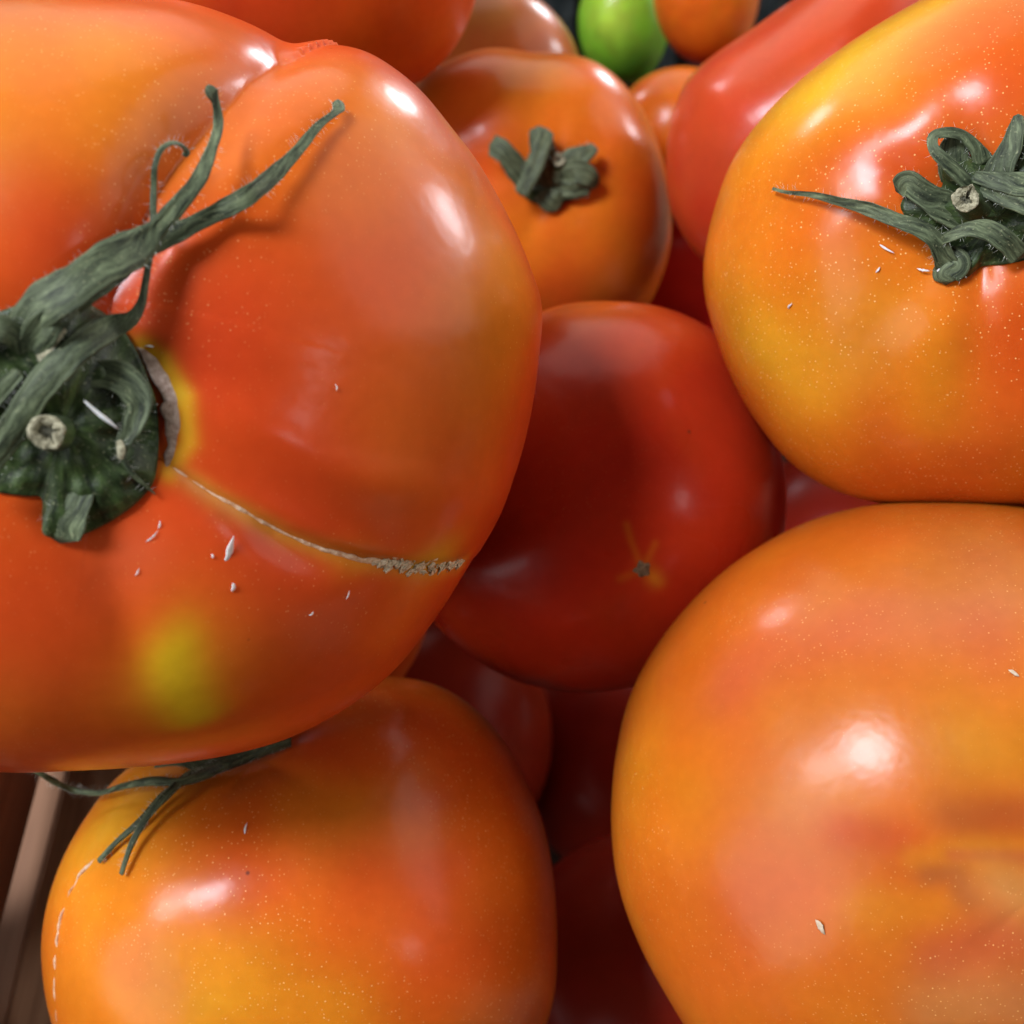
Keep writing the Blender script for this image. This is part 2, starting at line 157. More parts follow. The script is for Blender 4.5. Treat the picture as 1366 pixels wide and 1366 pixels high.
'c':[0.0072,0.25291,0.11407],'u':[0.99972,-0.01517,0.01808],'v':[-0.00558,0.59242,0.80561],'w':[-0.02293,-0.80548,0.59217],'ring':[0.02838,0.02816,0.02797,0.02782,0.02771,0.02763,0.02761,0.02761,0.02765,0.02771,0.02778,0.02787,0.02799,0.02813,0.02828,0.02843,0.02858,0.02873,0.02888,0.02904,0.02918,0.02929,0.02936,0.02939,0.0294,0.02939,0.02939,0.02937,0.02931,0.02925,0.02924,0.02934,0.02959,0.03002,0.03057,0.0312,0.03183,0.03241,0.0329,0.03333,0.03374,0.03414,0.03454,0.03499,0.03548,0.03595,0.0363,0.03649,0.03651,0.03644,0.03632,0.03614,0.03589,0.03559,0.0353,0.03504,0.03484,0.03469,0.03456,0.03446,0.03437,0.0343,0.03422,0.03415,0.03407,0.03399,0.03392,0.03385,0.03379,0.03373,0.03367,0.03362,0.03356,0.0335,0.03344,0.03337,0.0333,0.03324,0.03319,0.03315,0.03312,0.03312,0.03313,0.03316,0.03321,0.03326,0.03333,0.03341,0.0335,0.0336,0.03372,0.03384,0.03399,0.03414,0.0343,0.03446,0.03462,0.03478,0.03496,0.03521,0.03548,0.03573,0.03589,0.03591,0.03574,0.03535,0.03483,0.03427,0.03374,0.03323,0.03273,0.03224,0.03175,0.03125,0.03074,0.03024,0.02977,0.02934,0.02897,0.02865],'front':0.02749,'back':0.0291,'forms':[('stem',[0.03344,-0.75349,0.6566],0.36,0.12,5,0.02,0.6,4)],'tints':[('blob',[-0.62259,-0.2248,0.74956],0.2907,(0.6,0.075,0.01),0.7),
('blob',[-0.15334,-0.10571,0.9825],0.26795,(0.7,0.235,0.012),0.7),
('blob',[-0.4924,-0.63193,0.59851],0.33317,(0.6,0.075,0.01),0.7),
('blob',[0.7771,-0.58476,0.23274],0.32697,(0.6,0.075,0.01),0.6),
('blob',[0.16857,-0.96091,-0.21962],0.35835,(0.6,0.075,0.01),0.7),
('blob',[0.52005,-0.48759,0.70129],0.34113,(0.66,0.145,0.01),0.5),
('blob',[0.28456,-0.9328,0.22116],0.27519,(0.66,0.145,0.01),0.6)],'base':(0.66,0.145,0.01),'seed':61},'G':{
'c':[0.05763,0.23257,0.14008],'u':[0.97828,-0.13324,0.15879],'v':[-0.05423,0.57485,0.81646],'w':[-0.20006,-0.80734,0.55514],'ring':[0.03166,0.03203,0.03248,0.03298,0.03354,0.03414,0.03476,0.0354,0.03605,0.03671,0.03744,0.03825,0.03909,0.03989,0.04058,0.0411,0.04141,0.04162,0.04173,0.04158,0.04104,0.03994,0.03829,0.03639,0.03459,0.03305,0.03167,0.03041,0.02927,0.02826,0.02736,0.02656,0.02585,0.02525,0.02475,0.02433,0.02399,0.02373,0.02354,0.02345,0.02344,0.02351,0.02363,0.02378,0.02396,0.02417,0.02444,0.02475,0.02503,0.02525,0.02537,0.02543,0.02544,0.02544,0.02547,0.02552,0.02558,0.02565,0.02574,0.02584,0.02597,0.02613,0.02632,0.02652,0.02674,0.02696,0.02721,0.02747,0.02773,0.02799,0.02823,0.02846,0.02868,0.02889,0.0291,0.02931,0.02952,0.02974,0.02996,0.03019,0.03041,0.03064,0.03085,0.03104,0.03121,0.03136,0.0315,0.03163,0.03175,0.03184,0.03191,0.03195,0.03196,0.03192,0.03185,0.03173,0.0316,0.03145,0.0313,0.03116,0.03104,0.03093,0.03084,0.03074,0.03064,0.03054,0.03046,0.03039,0.03034,0.03032,0.03032,0.03036,0.0304,0.03045,0.03052,0.03061,0.03073,0.03089,0.03109,0.03134],'front':0.0318,'back':0.02726,'forms':[],'tints':[('blob',[-0.11185,-0.33747,0.93467],0.42912,(0.6,0.075,0.01),0.4),
('blob',[-0.69819,-0.70324,-0.13413],0.38411,(0.56,0.04,0.01),0.5)],'base':(0.5,0.055,0.016),'seed':67},'H':{
'c':[-0.04241,0.26125,0.17719],'u':[0.98715,0.10271,-0.1224],'v':[0.06637,0.43328,0.89881],'w':[0.14535,-0.89539,0.4209],'ring':[0.03721,0.03681,0.03643,0.03606,0.03572,0.03541,0.03515,0.03494,0.0348,0.03472,0.03469,0.03471,0.03476,0.03483,0.03491,0.03498,0.03504,0.03507,0.03505,0.03499,0.03487,0.0347,0.03449,0.03426,0.03401,0.03376,0.03352,0.03329,0.0331,0.03295,0.03285,0.03278,0.03273,0.03271,0.0327,0.03272,0.03276,0.03281,0.03289,0.03299,0.0331,0.03323,0.03338,0.03355,0.03374,0.03394,0.03417,0.03441,0.03468,0.03496,0.03526,0.03558,0.03592,0.03628,0.03666,0.03706,0.03749,0.03795,0.03843,0.03893,0.03944,0.03995,0.04045,0.04094,0.04143,0.04196,0.04253,0.04308,0.04354,0.04385,0.04395,0.04384,0.04357,0.04319,0.04275,0.04233,0.04195,0.04154,0.04109,0.04063,0.04019,0.03978,0.03943,0.03916,0.03895,0.0388,0.03869,0.03863,0.03861,0.03863,0.03869,0.03879,0.03895,0.03915,0.0394,0.03967,0.03997,0.04028,0.04062,0.04101,0.04144,0.04183,0.04212,0.04224,0.04225,0.04217,0.04201,0.04177,0.04147,0.04108,0.04062,0.04017,0.03979,0.03948,0.03921,0.03894,0.03865,0.03833,0.03797,0.03759],'front':0.0339,'back':0.0339,'forms':[],'tints':[('blob',[0.36433,-0.86809,-0.33718],0.3344,(0.66,0.145,0.01),0.6),
('blob',[0.11349,-0.99105,-0.07033],0.45827,(0.56,0.04,0.01),0.5),
('blob',[-0.27332,-0.94449,-0.18231],0.29388,(0.56,0.04,0.01),0.4)],'base':(0.6,0.075,0.01),'seed':71},'J':{
'c':[-0.00931,0.30687,0.10713],'u':[0.99964,0.01733,-0.02066],'v':[0.00826,0.53229,0.84652],'w':[0.02567,-0.84639,0.53195],'ring':[0.0275,0.02747,0.02743,0.02739,0.02733,0.02726,0.02719,0.02711,0.02703,0.02693,0.02683,0.02672,0.02661,0.0265,0.02639,0.02629,0.02618,0.02608,0.02597,0.02586,0.02577,0.02567,0.02559,0.02552,0.02545,0.02539,0.02533,0.02529,0.02525,0.02522,0.0252,0.02519,0.0252,0.02521,0.02523,0.02526,0.0253,0.02534,0.0254,0.02546,0.02553,0.02561,0.0257,0.0258,0.02589,0.02599,0.02609,0.02619,0.0263,0.02642,0.02653,0.02664,0.02675,0.02684,0.02694,0.02703,0.02711,0.02719,0.02727,0.02733,0.02738,0.02742,0.02746,0.02748,0.02749,0.02749,0.02749,0.02748,0.02745,0.02742,0.02738,0.02733,0.02727,0.02722,0.02716,0.0271,0.02704,0.02697,0.0269,0.02684,0.02677,0.02671,0.02665,0.0266,0.02656,0.02651,0.02647,0.02644,0.02641,0.02639,0.02638,0.02637,0.02638,0.02639,0.02641,0.02643,0.02646,0.02649,0.02653,0.02657,0.02663,0.02669,0.02675,0.02681,0.02688,0.02694,0.02701,0.02707,0.02714,0.0272,0.02727,0.02732,0.02738,0.02742,0.02745,0.02748,0.0275,0.02751,0.02752,0.02752],'front':0.02394,'back':0.02394,'forms':[],'tints':[('blob',[0.62024,-0.28102,0.73235],0.35308,(0.66,0.145,0.01),0.6),
('blob',[0.13702,-0.59828,0.78949],0.44133,(0.33,0.07,0.012),0.3)],'base':(0.45,0.15,0.04),'seed':73},'K':{
'c':[0.03224,0.35571,0.0959],'u':[0.99651,-0.05364,0.06393],'v':[-0.02866,0.49943,0.86588],'w':[-0.07837,-0.86469,0.49615],'ring':[0.01311,0.0131,0.0131,0.01312,0.01315,0.0132,0.01326,0.01333,0.01342,0.01352,0.01364,0.01377,0.01392,0.01408,0.01425,0.01443,0.01461,0.01479,0.01497,0.01517,0.01538,0.0156,0.0158,0.01599,0.01615,0.0163,0.01644,0.01657,0.01667,0.01675,0.0168,0.0168,0.01678,0.01673,0.01665,0.01656,0.01644,0.0163,0.01614,0.01595,0.01576,0.01556,0.01537,0.01518,0.01499,0.0148,0.01461,0.01442,0.01424,0.01408,0.01393,0.0138,0.01368,0.01357,0.01348,0.01339,0.01332,0.01326,0.01322,0.01319,0.01318,0.01319,0.01321,0.01324,0.01329,0.01336,0.01343,0.01352,0.01363,0.01374,0.01388,0.01403,0.01419,0.01437,0.01456,0.01476,0.01496,0.01516,0.01536,0.01558,0.01581,0.01604,0.01626,0.01646,0.01664,0.0168,0.01695,0.01708,0.01719,0.01727,0.01731,0.01731,0.01728,0.01721,0.01712,0.01701,0.01687,0.01671,0.01653,0.01631,0.01609,0.01587,0.01565,0.01544,0.01523,0.01501,0.0148,0.01459,0.01439,0.0142,0.01403,0.01388,0.01374,0.01362,0.0135,0.0134,0.01331,0.01324,0.01318,0.01314],'front':0.01342,'back':0.01342,'forms':[],'tints':[('blob',[-0.33543,-0.68995,0.64145],0.54453,(0.42,0.62,0.06),0.95),
('blob',[0.22052,-0.87275,-0.43553],0.53235,(0.05,0.2,0.02),0.8)],'base':(0.15,0.36,0.02),'seed':79,'lump':0.01},'L':{
'c':[0.05124,0.33204,0.11911],'u':[0.98957,-0.09259,0.11035],'v':[-0.05213,0.48393,0.87355],'w':[-0.13428,-0.87019,0.47406],'ring':[0.014,0.01397,0.01397,0.01398,0.01401,0.01406,0.01412,0.0142,0.01429,0.0144,0.01453,0.01467,0.01484,0.01502,0.01522,0.01542,0.01563,0.01584,0.01607,0.01631,0.01656,0.01682,0.01708,0.01731,0.01753,0.01772,0.01791,0.01809,0.01824,0.01836,0.01843,0.01846,0.01845,0.01841,0.01834,0.01824,0.01811,0.01795,0.01775,0.01753,0.0173,0.01707,0.01684,0.01662,0.01639,0.01615,0.01592,0.01569,0.01548,0.01528,0.01511,0.01495,0.0148,0.01466,0.01454,0.01444,0.01435,0.01427,0.01422,0.01418,0.01416,0.01416,0.01417,0.01421,0.01426,0.01432,0.0144,0.0145,0.01462,0.01475,0.0149,0.01507,0.01526,0.01547,0.01569,0.01592,0.01615,0.01639,0.01663,0.0169,0.01718,0.01746,0.01774,0.018,0.01823,0.01843,0.01863,0.01881,0.01897,0.01908,0.01915,0.01916,0.01913,0.01907,0.01897,0.01884,0.01868,0.01848,0.01825,0.01799,0.01771,0.01744,0.01718,0.01692,0.01665,0.01638,0.01611,0.01585,0.01561,0.01538,0.01518,0.01499,0.01482,0.01466,0.01451,0.01438,0.01427,0.01417,0.0141,0.01404],'front':0.01457,'back':0.01457,'forms':[],'tints':[('blob',[-0.21394,-0.63153,-0.74525],0.43264,(0.6,0.075,0.01),0.7)],'base':(0.66,0.145,0.01),'seed':83},'I':{
'c':[0.04312,0.28644,0.10304],'u':[0.99182,-0.08205,0.09779],'v':[-0.03383,0.56972,0.82114],'w':[-0.12309,-0.81773,0.56229],'ring':[0.01851,0.01846,0.01841,0.01837,0.01832,0.01827,0.01823,0.01819,0.01816,0.01812,0.01809,0.01806,0.01804,0.01802,0.018,0.01798,0.01798,0.01797,0.01797,0.01797,0.01798,0.01799,0.018,0.01802,0.01804,0.01806,0.01809,0.01812,0.01816,0.01819,0.01823,0.01827,0.01831,0.01835,0.01839,0.01844,0.01848,0.01852,0.01856,0.0186,0.01863,0.01867,0.0187,0.01874,0.01876,0.01879,0.01881,0.01883,0.01884,0.01885,0.01886,0.01886,0.01887,0.01886,0.01886,0.01885,0.01883,0.01882,0.0188,0.01879,0.01877,0.01875,0.01873,0.01871,0.01868,0.01866,0.01864,0.01863,0.01861,0.01859,0.01858,0.01856,0.01855,0.01854,0.01854,0.01853,0.01853,0.01854,0.01854,0.01855,0.01856,0.01857,0.01858,0.0186,0.01862,0.01864,0.01866,0.01869,0.01871,0.01874,0.01876,0.01879,0.01882,0.01884,0.01887,0.01889,0.01892,0.01894,0.01895,0.01897,0.01898,0.01899,0.019,0.019,0.019,0.01899,0.01898,0.01897,0.01895,0.01893,0.0189,0.01887,0.01884,0.01881,0.01877,0.01873,0.01869,0.01864,0.0186,0.01855],'front':0.01671,'back':0.01671,'forms':[],'tints':[],'base':(0.66,0.145,0.01),'seed':89},'M':{
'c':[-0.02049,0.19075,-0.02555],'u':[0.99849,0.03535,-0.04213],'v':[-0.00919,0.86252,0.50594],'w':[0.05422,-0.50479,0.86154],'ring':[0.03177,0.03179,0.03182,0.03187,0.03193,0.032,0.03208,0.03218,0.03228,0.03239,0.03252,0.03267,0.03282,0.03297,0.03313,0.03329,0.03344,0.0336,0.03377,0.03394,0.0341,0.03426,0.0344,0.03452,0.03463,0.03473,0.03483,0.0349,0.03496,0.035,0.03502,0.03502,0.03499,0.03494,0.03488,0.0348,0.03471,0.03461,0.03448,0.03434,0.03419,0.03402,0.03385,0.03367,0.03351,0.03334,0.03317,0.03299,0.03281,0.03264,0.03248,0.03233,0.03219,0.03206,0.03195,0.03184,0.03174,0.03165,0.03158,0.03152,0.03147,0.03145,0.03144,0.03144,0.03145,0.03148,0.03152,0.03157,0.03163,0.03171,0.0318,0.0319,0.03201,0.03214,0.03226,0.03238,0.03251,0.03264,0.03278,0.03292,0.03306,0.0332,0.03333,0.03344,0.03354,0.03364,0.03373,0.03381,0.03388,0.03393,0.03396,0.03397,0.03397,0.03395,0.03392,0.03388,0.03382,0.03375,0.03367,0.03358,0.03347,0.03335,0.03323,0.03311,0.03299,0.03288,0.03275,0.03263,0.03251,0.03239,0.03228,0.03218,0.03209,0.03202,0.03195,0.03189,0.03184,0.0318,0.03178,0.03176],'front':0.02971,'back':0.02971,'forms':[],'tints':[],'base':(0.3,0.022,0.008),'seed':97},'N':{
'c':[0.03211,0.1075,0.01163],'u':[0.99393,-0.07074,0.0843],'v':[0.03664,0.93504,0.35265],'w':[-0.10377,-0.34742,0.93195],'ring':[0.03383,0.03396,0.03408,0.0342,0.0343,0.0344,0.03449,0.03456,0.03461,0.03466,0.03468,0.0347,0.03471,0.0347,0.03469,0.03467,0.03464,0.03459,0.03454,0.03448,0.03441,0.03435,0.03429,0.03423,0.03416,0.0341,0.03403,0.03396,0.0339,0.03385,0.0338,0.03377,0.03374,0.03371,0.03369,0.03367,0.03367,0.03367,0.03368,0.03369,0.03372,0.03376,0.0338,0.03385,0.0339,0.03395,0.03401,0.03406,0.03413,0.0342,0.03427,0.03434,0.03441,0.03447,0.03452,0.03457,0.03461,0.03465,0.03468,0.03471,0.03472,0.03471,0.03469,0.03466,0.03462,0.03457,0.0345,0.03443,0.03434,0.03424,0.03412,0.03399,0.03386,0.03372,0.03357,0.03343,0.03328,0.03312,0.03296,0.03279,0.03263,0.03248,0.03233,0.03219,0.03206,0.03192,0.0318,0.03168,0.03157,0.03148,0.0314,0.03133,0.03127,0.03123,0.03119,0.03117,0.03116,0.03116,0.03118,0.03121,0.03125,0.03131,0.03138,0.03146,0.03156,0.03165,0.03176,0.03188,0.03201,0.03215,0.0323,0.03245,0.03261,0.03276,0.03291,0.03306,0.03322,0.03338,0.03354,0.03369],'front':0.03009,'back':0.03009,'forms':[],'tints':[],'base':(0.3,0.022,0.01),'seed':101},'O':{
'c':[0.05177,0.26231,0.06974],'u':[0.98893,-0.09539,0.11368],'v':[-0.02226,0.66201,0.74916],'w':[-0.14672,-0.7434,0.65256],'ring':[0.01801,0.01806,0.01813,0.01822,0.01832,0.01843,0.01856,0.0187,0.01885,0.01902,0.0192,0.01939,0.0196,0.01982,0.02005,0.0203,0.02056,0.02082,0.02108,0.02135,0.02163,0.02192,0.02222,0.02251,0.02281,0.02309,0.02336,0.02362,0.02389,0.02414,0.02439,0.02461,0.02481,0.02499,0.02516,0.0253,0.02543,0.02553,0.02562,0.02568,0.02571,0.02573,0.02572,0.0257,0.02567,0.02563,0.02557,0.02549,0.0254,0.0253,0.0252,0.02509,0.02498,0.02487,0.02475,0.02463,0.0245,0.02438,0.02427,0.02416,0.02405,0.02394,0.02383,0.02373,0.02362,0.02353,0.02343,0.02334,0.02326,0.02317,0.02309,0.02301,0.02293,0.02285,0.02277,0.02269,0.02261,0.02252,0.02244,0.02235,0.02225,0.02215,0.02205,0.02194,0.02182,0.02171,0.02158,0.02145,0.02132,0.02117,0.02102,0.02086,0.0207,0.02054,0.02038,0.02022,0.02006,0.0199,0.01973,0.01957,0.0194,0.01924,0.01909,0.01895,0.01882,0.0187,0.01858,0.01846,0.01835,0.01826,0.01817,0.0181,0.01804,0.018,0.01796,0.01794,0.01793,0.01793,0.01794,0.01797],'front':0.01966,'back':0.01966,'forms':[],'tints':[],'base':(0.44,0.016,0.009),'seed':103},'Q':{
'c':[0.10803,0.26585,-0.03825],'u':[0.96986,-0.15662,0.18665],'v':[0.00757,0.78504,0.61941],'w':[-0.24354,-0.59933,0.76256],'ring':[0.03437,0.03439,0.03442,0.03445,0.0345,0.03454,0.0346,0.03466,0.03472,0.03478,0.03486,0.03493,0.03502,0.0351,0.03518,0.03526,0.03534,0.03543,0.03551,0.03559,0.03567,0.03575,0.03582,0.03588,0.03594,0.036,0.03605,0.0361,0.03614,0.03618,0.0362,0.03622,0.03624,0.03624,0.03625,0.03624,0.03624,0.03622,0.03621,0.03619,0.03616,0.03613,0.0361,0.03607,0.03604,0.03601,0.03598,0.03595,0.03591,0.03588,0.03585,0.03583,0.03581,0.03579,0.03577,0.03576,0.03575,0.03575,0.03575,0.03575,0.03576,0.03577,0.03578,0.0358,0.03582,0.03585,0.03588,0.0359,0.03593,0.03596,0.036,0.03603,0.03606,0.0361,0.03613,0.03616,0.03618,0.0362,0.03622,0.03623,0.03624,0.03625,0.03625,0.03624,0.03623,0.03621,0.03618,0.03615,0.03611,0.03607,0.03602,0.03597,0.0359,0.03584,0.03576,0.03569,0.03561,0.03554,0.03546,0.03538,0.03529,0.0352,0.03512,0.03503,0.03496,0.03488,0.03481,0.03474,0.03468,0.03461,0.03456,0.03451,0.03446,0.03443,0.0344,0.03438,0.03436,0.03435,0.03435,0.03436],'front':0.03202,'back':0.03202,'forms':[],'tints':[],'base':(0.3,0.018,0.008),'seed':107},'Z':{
'c':[-0.052,0.168,0.078],'u':[0.98296,0.11816,-0.14082],'v':[-0.00909,0.79635,0.60477],'w':[0.1836,-0.59318,0.78385],'ring':[0.03557,0.03557,0.03556,0.03556,0.03556,0.03556,0.03556,0.03556,0.03556,0.03557,0.03557,0.03558,0.03559,0.03559,0.0356,0.0356,0.03561,0.03562,0.03562,0.03563,0.03563,0.03563,0.03563,0.03563,0.03562,0.03561,0.0356,0.03559,0.03557,0.03555,0.03553,0.0355,0.03547,0.03543,0.03539,0.03535,0.0353,0.03525,0.0352,0.03515,0.03509,0.03503,0.03496,0.0349,0.03484,0.03477,0.03471,0.03464,0.03458,0.03451,0.03445,0.03439,0.03433,0.03428,0.03422,0.03417,0.03413,0.03408,0.03405,0.03401,0.03398,0.03396,0.03395,0.03393,0.03392,0.03392,0.03392,0.03393,0.03394,0.03396,0.03399,0.03402,0.03405,0.03409,0.03413,0.03418,0.03423,0.03428,0.03434,0.0344,0.03446,0.03452,0.03459,0.03465,0.03471,0.03478,0.03484,0.03491,0.03498,0.03504,0.0351,0.03515,0.03521,0.03526,0.03531,0.03535,0.0354,0.03544,0.03547,0.0355,0.03553,0.03555,0.03557,0.03559,0.03561,0.03562,0.03563,0.03563,0.03563,0.03563,0.03563,0.03562,0.03562,0.03562,0.03561,0.03561,0.0356,0.03559,0.03558,0.03558],'front':0.03504,'back':0.03504,'forms':[],'tints':[],'base':(0.6,0.075,0.01),'seed':131},'U':{
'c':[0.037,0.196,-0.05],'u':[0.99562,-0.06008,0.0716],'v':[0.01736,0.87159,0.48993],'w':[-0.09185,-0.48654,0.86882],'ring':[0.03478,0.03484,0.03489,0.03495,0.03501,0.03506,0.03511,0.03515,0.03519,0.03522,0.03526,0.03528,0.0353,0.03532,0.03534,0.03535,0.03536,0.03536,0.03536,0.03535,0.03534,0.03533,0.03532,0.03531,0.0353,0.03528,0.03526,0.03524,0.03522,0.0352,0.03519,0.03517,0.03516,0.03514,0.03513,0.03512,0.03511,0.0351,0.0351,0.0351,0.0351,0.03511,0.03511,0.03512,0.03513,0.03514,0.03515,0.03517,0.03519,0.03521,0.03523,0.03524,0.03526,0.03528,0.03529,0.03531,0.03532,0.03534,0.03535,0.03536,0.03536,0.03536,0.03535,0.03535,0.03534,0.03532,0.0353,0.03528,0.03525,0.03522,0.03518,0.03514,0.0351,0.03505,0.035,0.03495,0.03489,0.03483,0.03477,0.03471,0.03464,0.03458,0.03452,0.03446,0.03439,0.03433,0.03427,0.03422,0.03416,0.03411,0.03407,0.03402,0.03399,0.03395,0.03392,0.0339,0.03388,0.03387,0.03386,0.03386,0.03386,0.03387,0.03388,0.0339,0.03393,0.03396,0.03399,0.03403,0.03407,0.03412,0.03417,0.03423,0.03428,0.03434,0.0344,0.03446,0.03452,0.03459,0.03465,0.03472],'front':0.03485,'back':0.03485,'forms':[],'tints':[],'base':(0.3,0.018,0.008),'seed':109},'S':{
'c':[0.128,0.19,0.075],'u':[0.91711,-0.25623,0.30536],'v':[-0.00114,0.76435,0.6448],'w':[-0.39862,-0.59171,0.7007],'ring':[0.02915,0.02915,0.02918,0.02921,0.02927,0.02933,0.02941,0.0295,0.02961,0.02972,0.02985,0.03,0.03016,0.03032,0.03049,0.03067,0.03084,0.03102,0.03121,0.0314,0.03159,0.03178,0.03196,0.03213,0.03229,0.03244,0.03259,0.03272,0.03284,0.03295,0.03304,0.0331,0.03315,0.03319,0.03321,0.03321,0.0332,0.03319,0.03315,0.0331,0.03303,0.03295,0.03286,0.03278,0.03269,0.03261,0.03251,0.03241,0.03231,0.03221,0.03212,0.03203,0.03196,0.03189,0.03183,0.03178,0.03173,0.03169,0.03166,0.03164,0.03163,0.03163,0.03165,0.03168,0.03172,0.03176,0.03182,0.03187,0.03194,0.03201,0.0321,0.03219,0.03229,0.03239,0.03249,0.03258,0.03267,0.03275,0.03284,0.03293,0.03301,0.03308,0.03314,0.03318,0.0332,0.03321,0.03321,0.03319,0.03316,0.03312,0.03306,0.03297,0.03287,0.03275,0.03262,0.03248,0.03233,0.03217,0.03201,0.03183,0.03164,0.03145,0.03125,0.03107,0.03089,0.03071,0.03054,0.03037,0.0302,0.03004,0.02989,0.02975,0.02963,0.02953,0.02944,0.02935,0.02928,0.02923,0.02918,0.02916],'front':0.03168,'back':0.03168,'forms':[],'tints':[],'base':(0.44,0.016,0.009),'seed':137},'R':{
'c':[0.14,0.25,0.035],'u':[0.93325,-0.23091,0.27519],'v':[-0.01949,0.73237,0.68062],'w':[-0.35871,-0.64055,0.67899],'ring':[0.02875,0.02873,0.02872,0.02872,0.02873,0.02875,0.02878,0.02883,0.02888,0.02895,0.02903,0.02912,0.02923,0.02934,0.02945,0.02957,0.02969,0.02983,0.02997,0.03012,0.03027,0.03041,0.03056,0.03069,0.03082,0.03095,0.03108,0.03121,0.03132,0.03142,0.03151,0.03159,0.03165,0.0317,0.03175,0.03178,0.0318,0.0318,0.03179,0.03177,0.03174,0.03169,0.03164,0.03158,0.03152,0.03146,0.03138,0.0313,0.03122,0.03113,0.03105,0.03097,0.0309,0.03083,0.03076,0.0307,0.03064,0.03059,0.03054,0.03051,0.03048,0.03046,0.03046,0.03046,0.03046,0.03048,0.0305,0.03053,0.03057,0.03062,0.03067,0.03074,0.03081,0.03088,0.03095,0.03103,0.0311,0.03118,0.03126,0.03135,0.03143,0.0315,0.03157,0.03163,0.03167,0.03172,0.03175,0.03178,0.0318,0.0318,0.03179,0.03176,0.03172,0.03167,0.03161,0.03153,0.03145,0.03136,0.03125,0.03114,0.03101,0.03087,0.03073,0.03059,0.03045,0.03032,0.03017,0.03003,0.02988,0.02974,0.02961,0.02948,0.02937,0.02926,0.02916,0.02907,0.02898,0.02891,0.02884,0.02879],'front':0.03061,'back':0.03061,'forms':[],'tints':[],'base':(0.44,0.016,0.009),'seed':149},'P':{
'c':[0.012,0.022,0.085],'u':[0.99776,-0.04303,0.05129],'v':[0.03753,0.99389,0.1038],'w':[-0.05544,-0.10164,0.99328],'ring':[0.02946,0.02965,0.02981,0.02994,0.03004,0.03011,0.03015,0.03015,0.03011,0.03003,0.02992,0.02978,0.02963,0.02948,0.02932,0.02914,0.02895,0.02874,0.02853,0.02832,0.02812,0.02794,0.02778,0.02763,0.02748,0.02735,0.02722,0.02711,0.02701,0.02694,0.02689,0.02686,0.02685,0.02686,0.02688,0.02693,0.02699,0.02706,0.02715,0.02725,0.02738,0.02752,0.02769,0.02787,0.02806,0.02825,0.02843,0.02862,0.0288,0.02899,0.0292,0.02939,0.02958,0.02974,0.02987,0.02997,0.03005,0.03011,0.03014,0.03014,0.0301,0.03003,0.0299,0.02974,0.02955,0.02932,0.02908,0.02882,0.02854,0.02822,0.02789,0.02754,0.02719,0.02685,0.02652,0.0262,0.02587,0.02555,0.02524,0.02494,0.02466,0.0244,0.02417,0.02396,0.02377,0.02359,0.02344,0.0233,0.02319,0.0231,0.02304,0.023,0.02298,0.02299,0.02302,0.02307,0.02315,0.02324,0.02336,0.02349,0.02366,0.02384,0.02406,0.02429,0.02454,0.0248,0.02508,0.02536,0.02566,0.02599,0.02633,0.02668,0.02703,0.02738,0.0277,0.02802,0.02833,0.02865,0.02894,0.02922],'front':0.02722,'back':0.02722,'forms':[],'tints':[],'base':(0.6,0.075,0.01),'seed':151},'W':{
'c':[-0.05,0.237,0.078],'u':[0.98819,0.09851,-0.1174],'v':[0.01812,0.68556,0.72779],'w':[0.15218,-0.72133,0.67567],'ring':[0.0325,0.0325,0.03251,0.03252,0.03253,0.03254,0.03254,0.03255,0.03254,0.03254,0.03253,0.03253,0.03251,0.0325,0.03248,0.03246,0.03243,0.0324,0.03237,0.03233,0.03229,0.03225,0.03221,0.03217,0.03212,0.03206,0.03201,0.03196,0.0319,0.03185,0.03179,0.03174,0.03169,0.03163,0.03158,0.03153,0.03148,0.03144,0.0314,0.03136,0.03133,0.0313,0.03127,0.03125,0.03123,0.03121,0.0312,0.0312,0.0312,0.0312,0.03121,0.03123,0.03124,0.03126,0.03129,0.03132,0.03136,0.0314,0.03144,0.03148,0.03153,0.03157,0.03162,0.03168,0.03173,0.03179,0.03184,0.0319,0.03195,0.032,0.03206,0.03211,0.03216,0.03221,0.03225,0.03229,0.03233,0.03237,0.0324,0.03243,0.03245,0.03248,0.0325,0.03251,0.03253,0.03253,0.03254,0.03254,0.03254,0.03254,0.03254,0.03254,0.03253,0.03252,0.03251,0.0325,0.03248,0.03247,0.03246,0.03245,0.03244,0.03243,0.03242,0.03242,0.03241,0.0324,0.0324,0.0324,0.0324,0.0324,0.03241,0.03241,0.03242,0.03242,0.03243,0.03244,0.03245,0.03246,0.03247,0.03249],'front':0.03209,'back':0.03209,'forms':[],'tints':[],'base':(0.6,0.075,0.01),'seed':157},'T':{
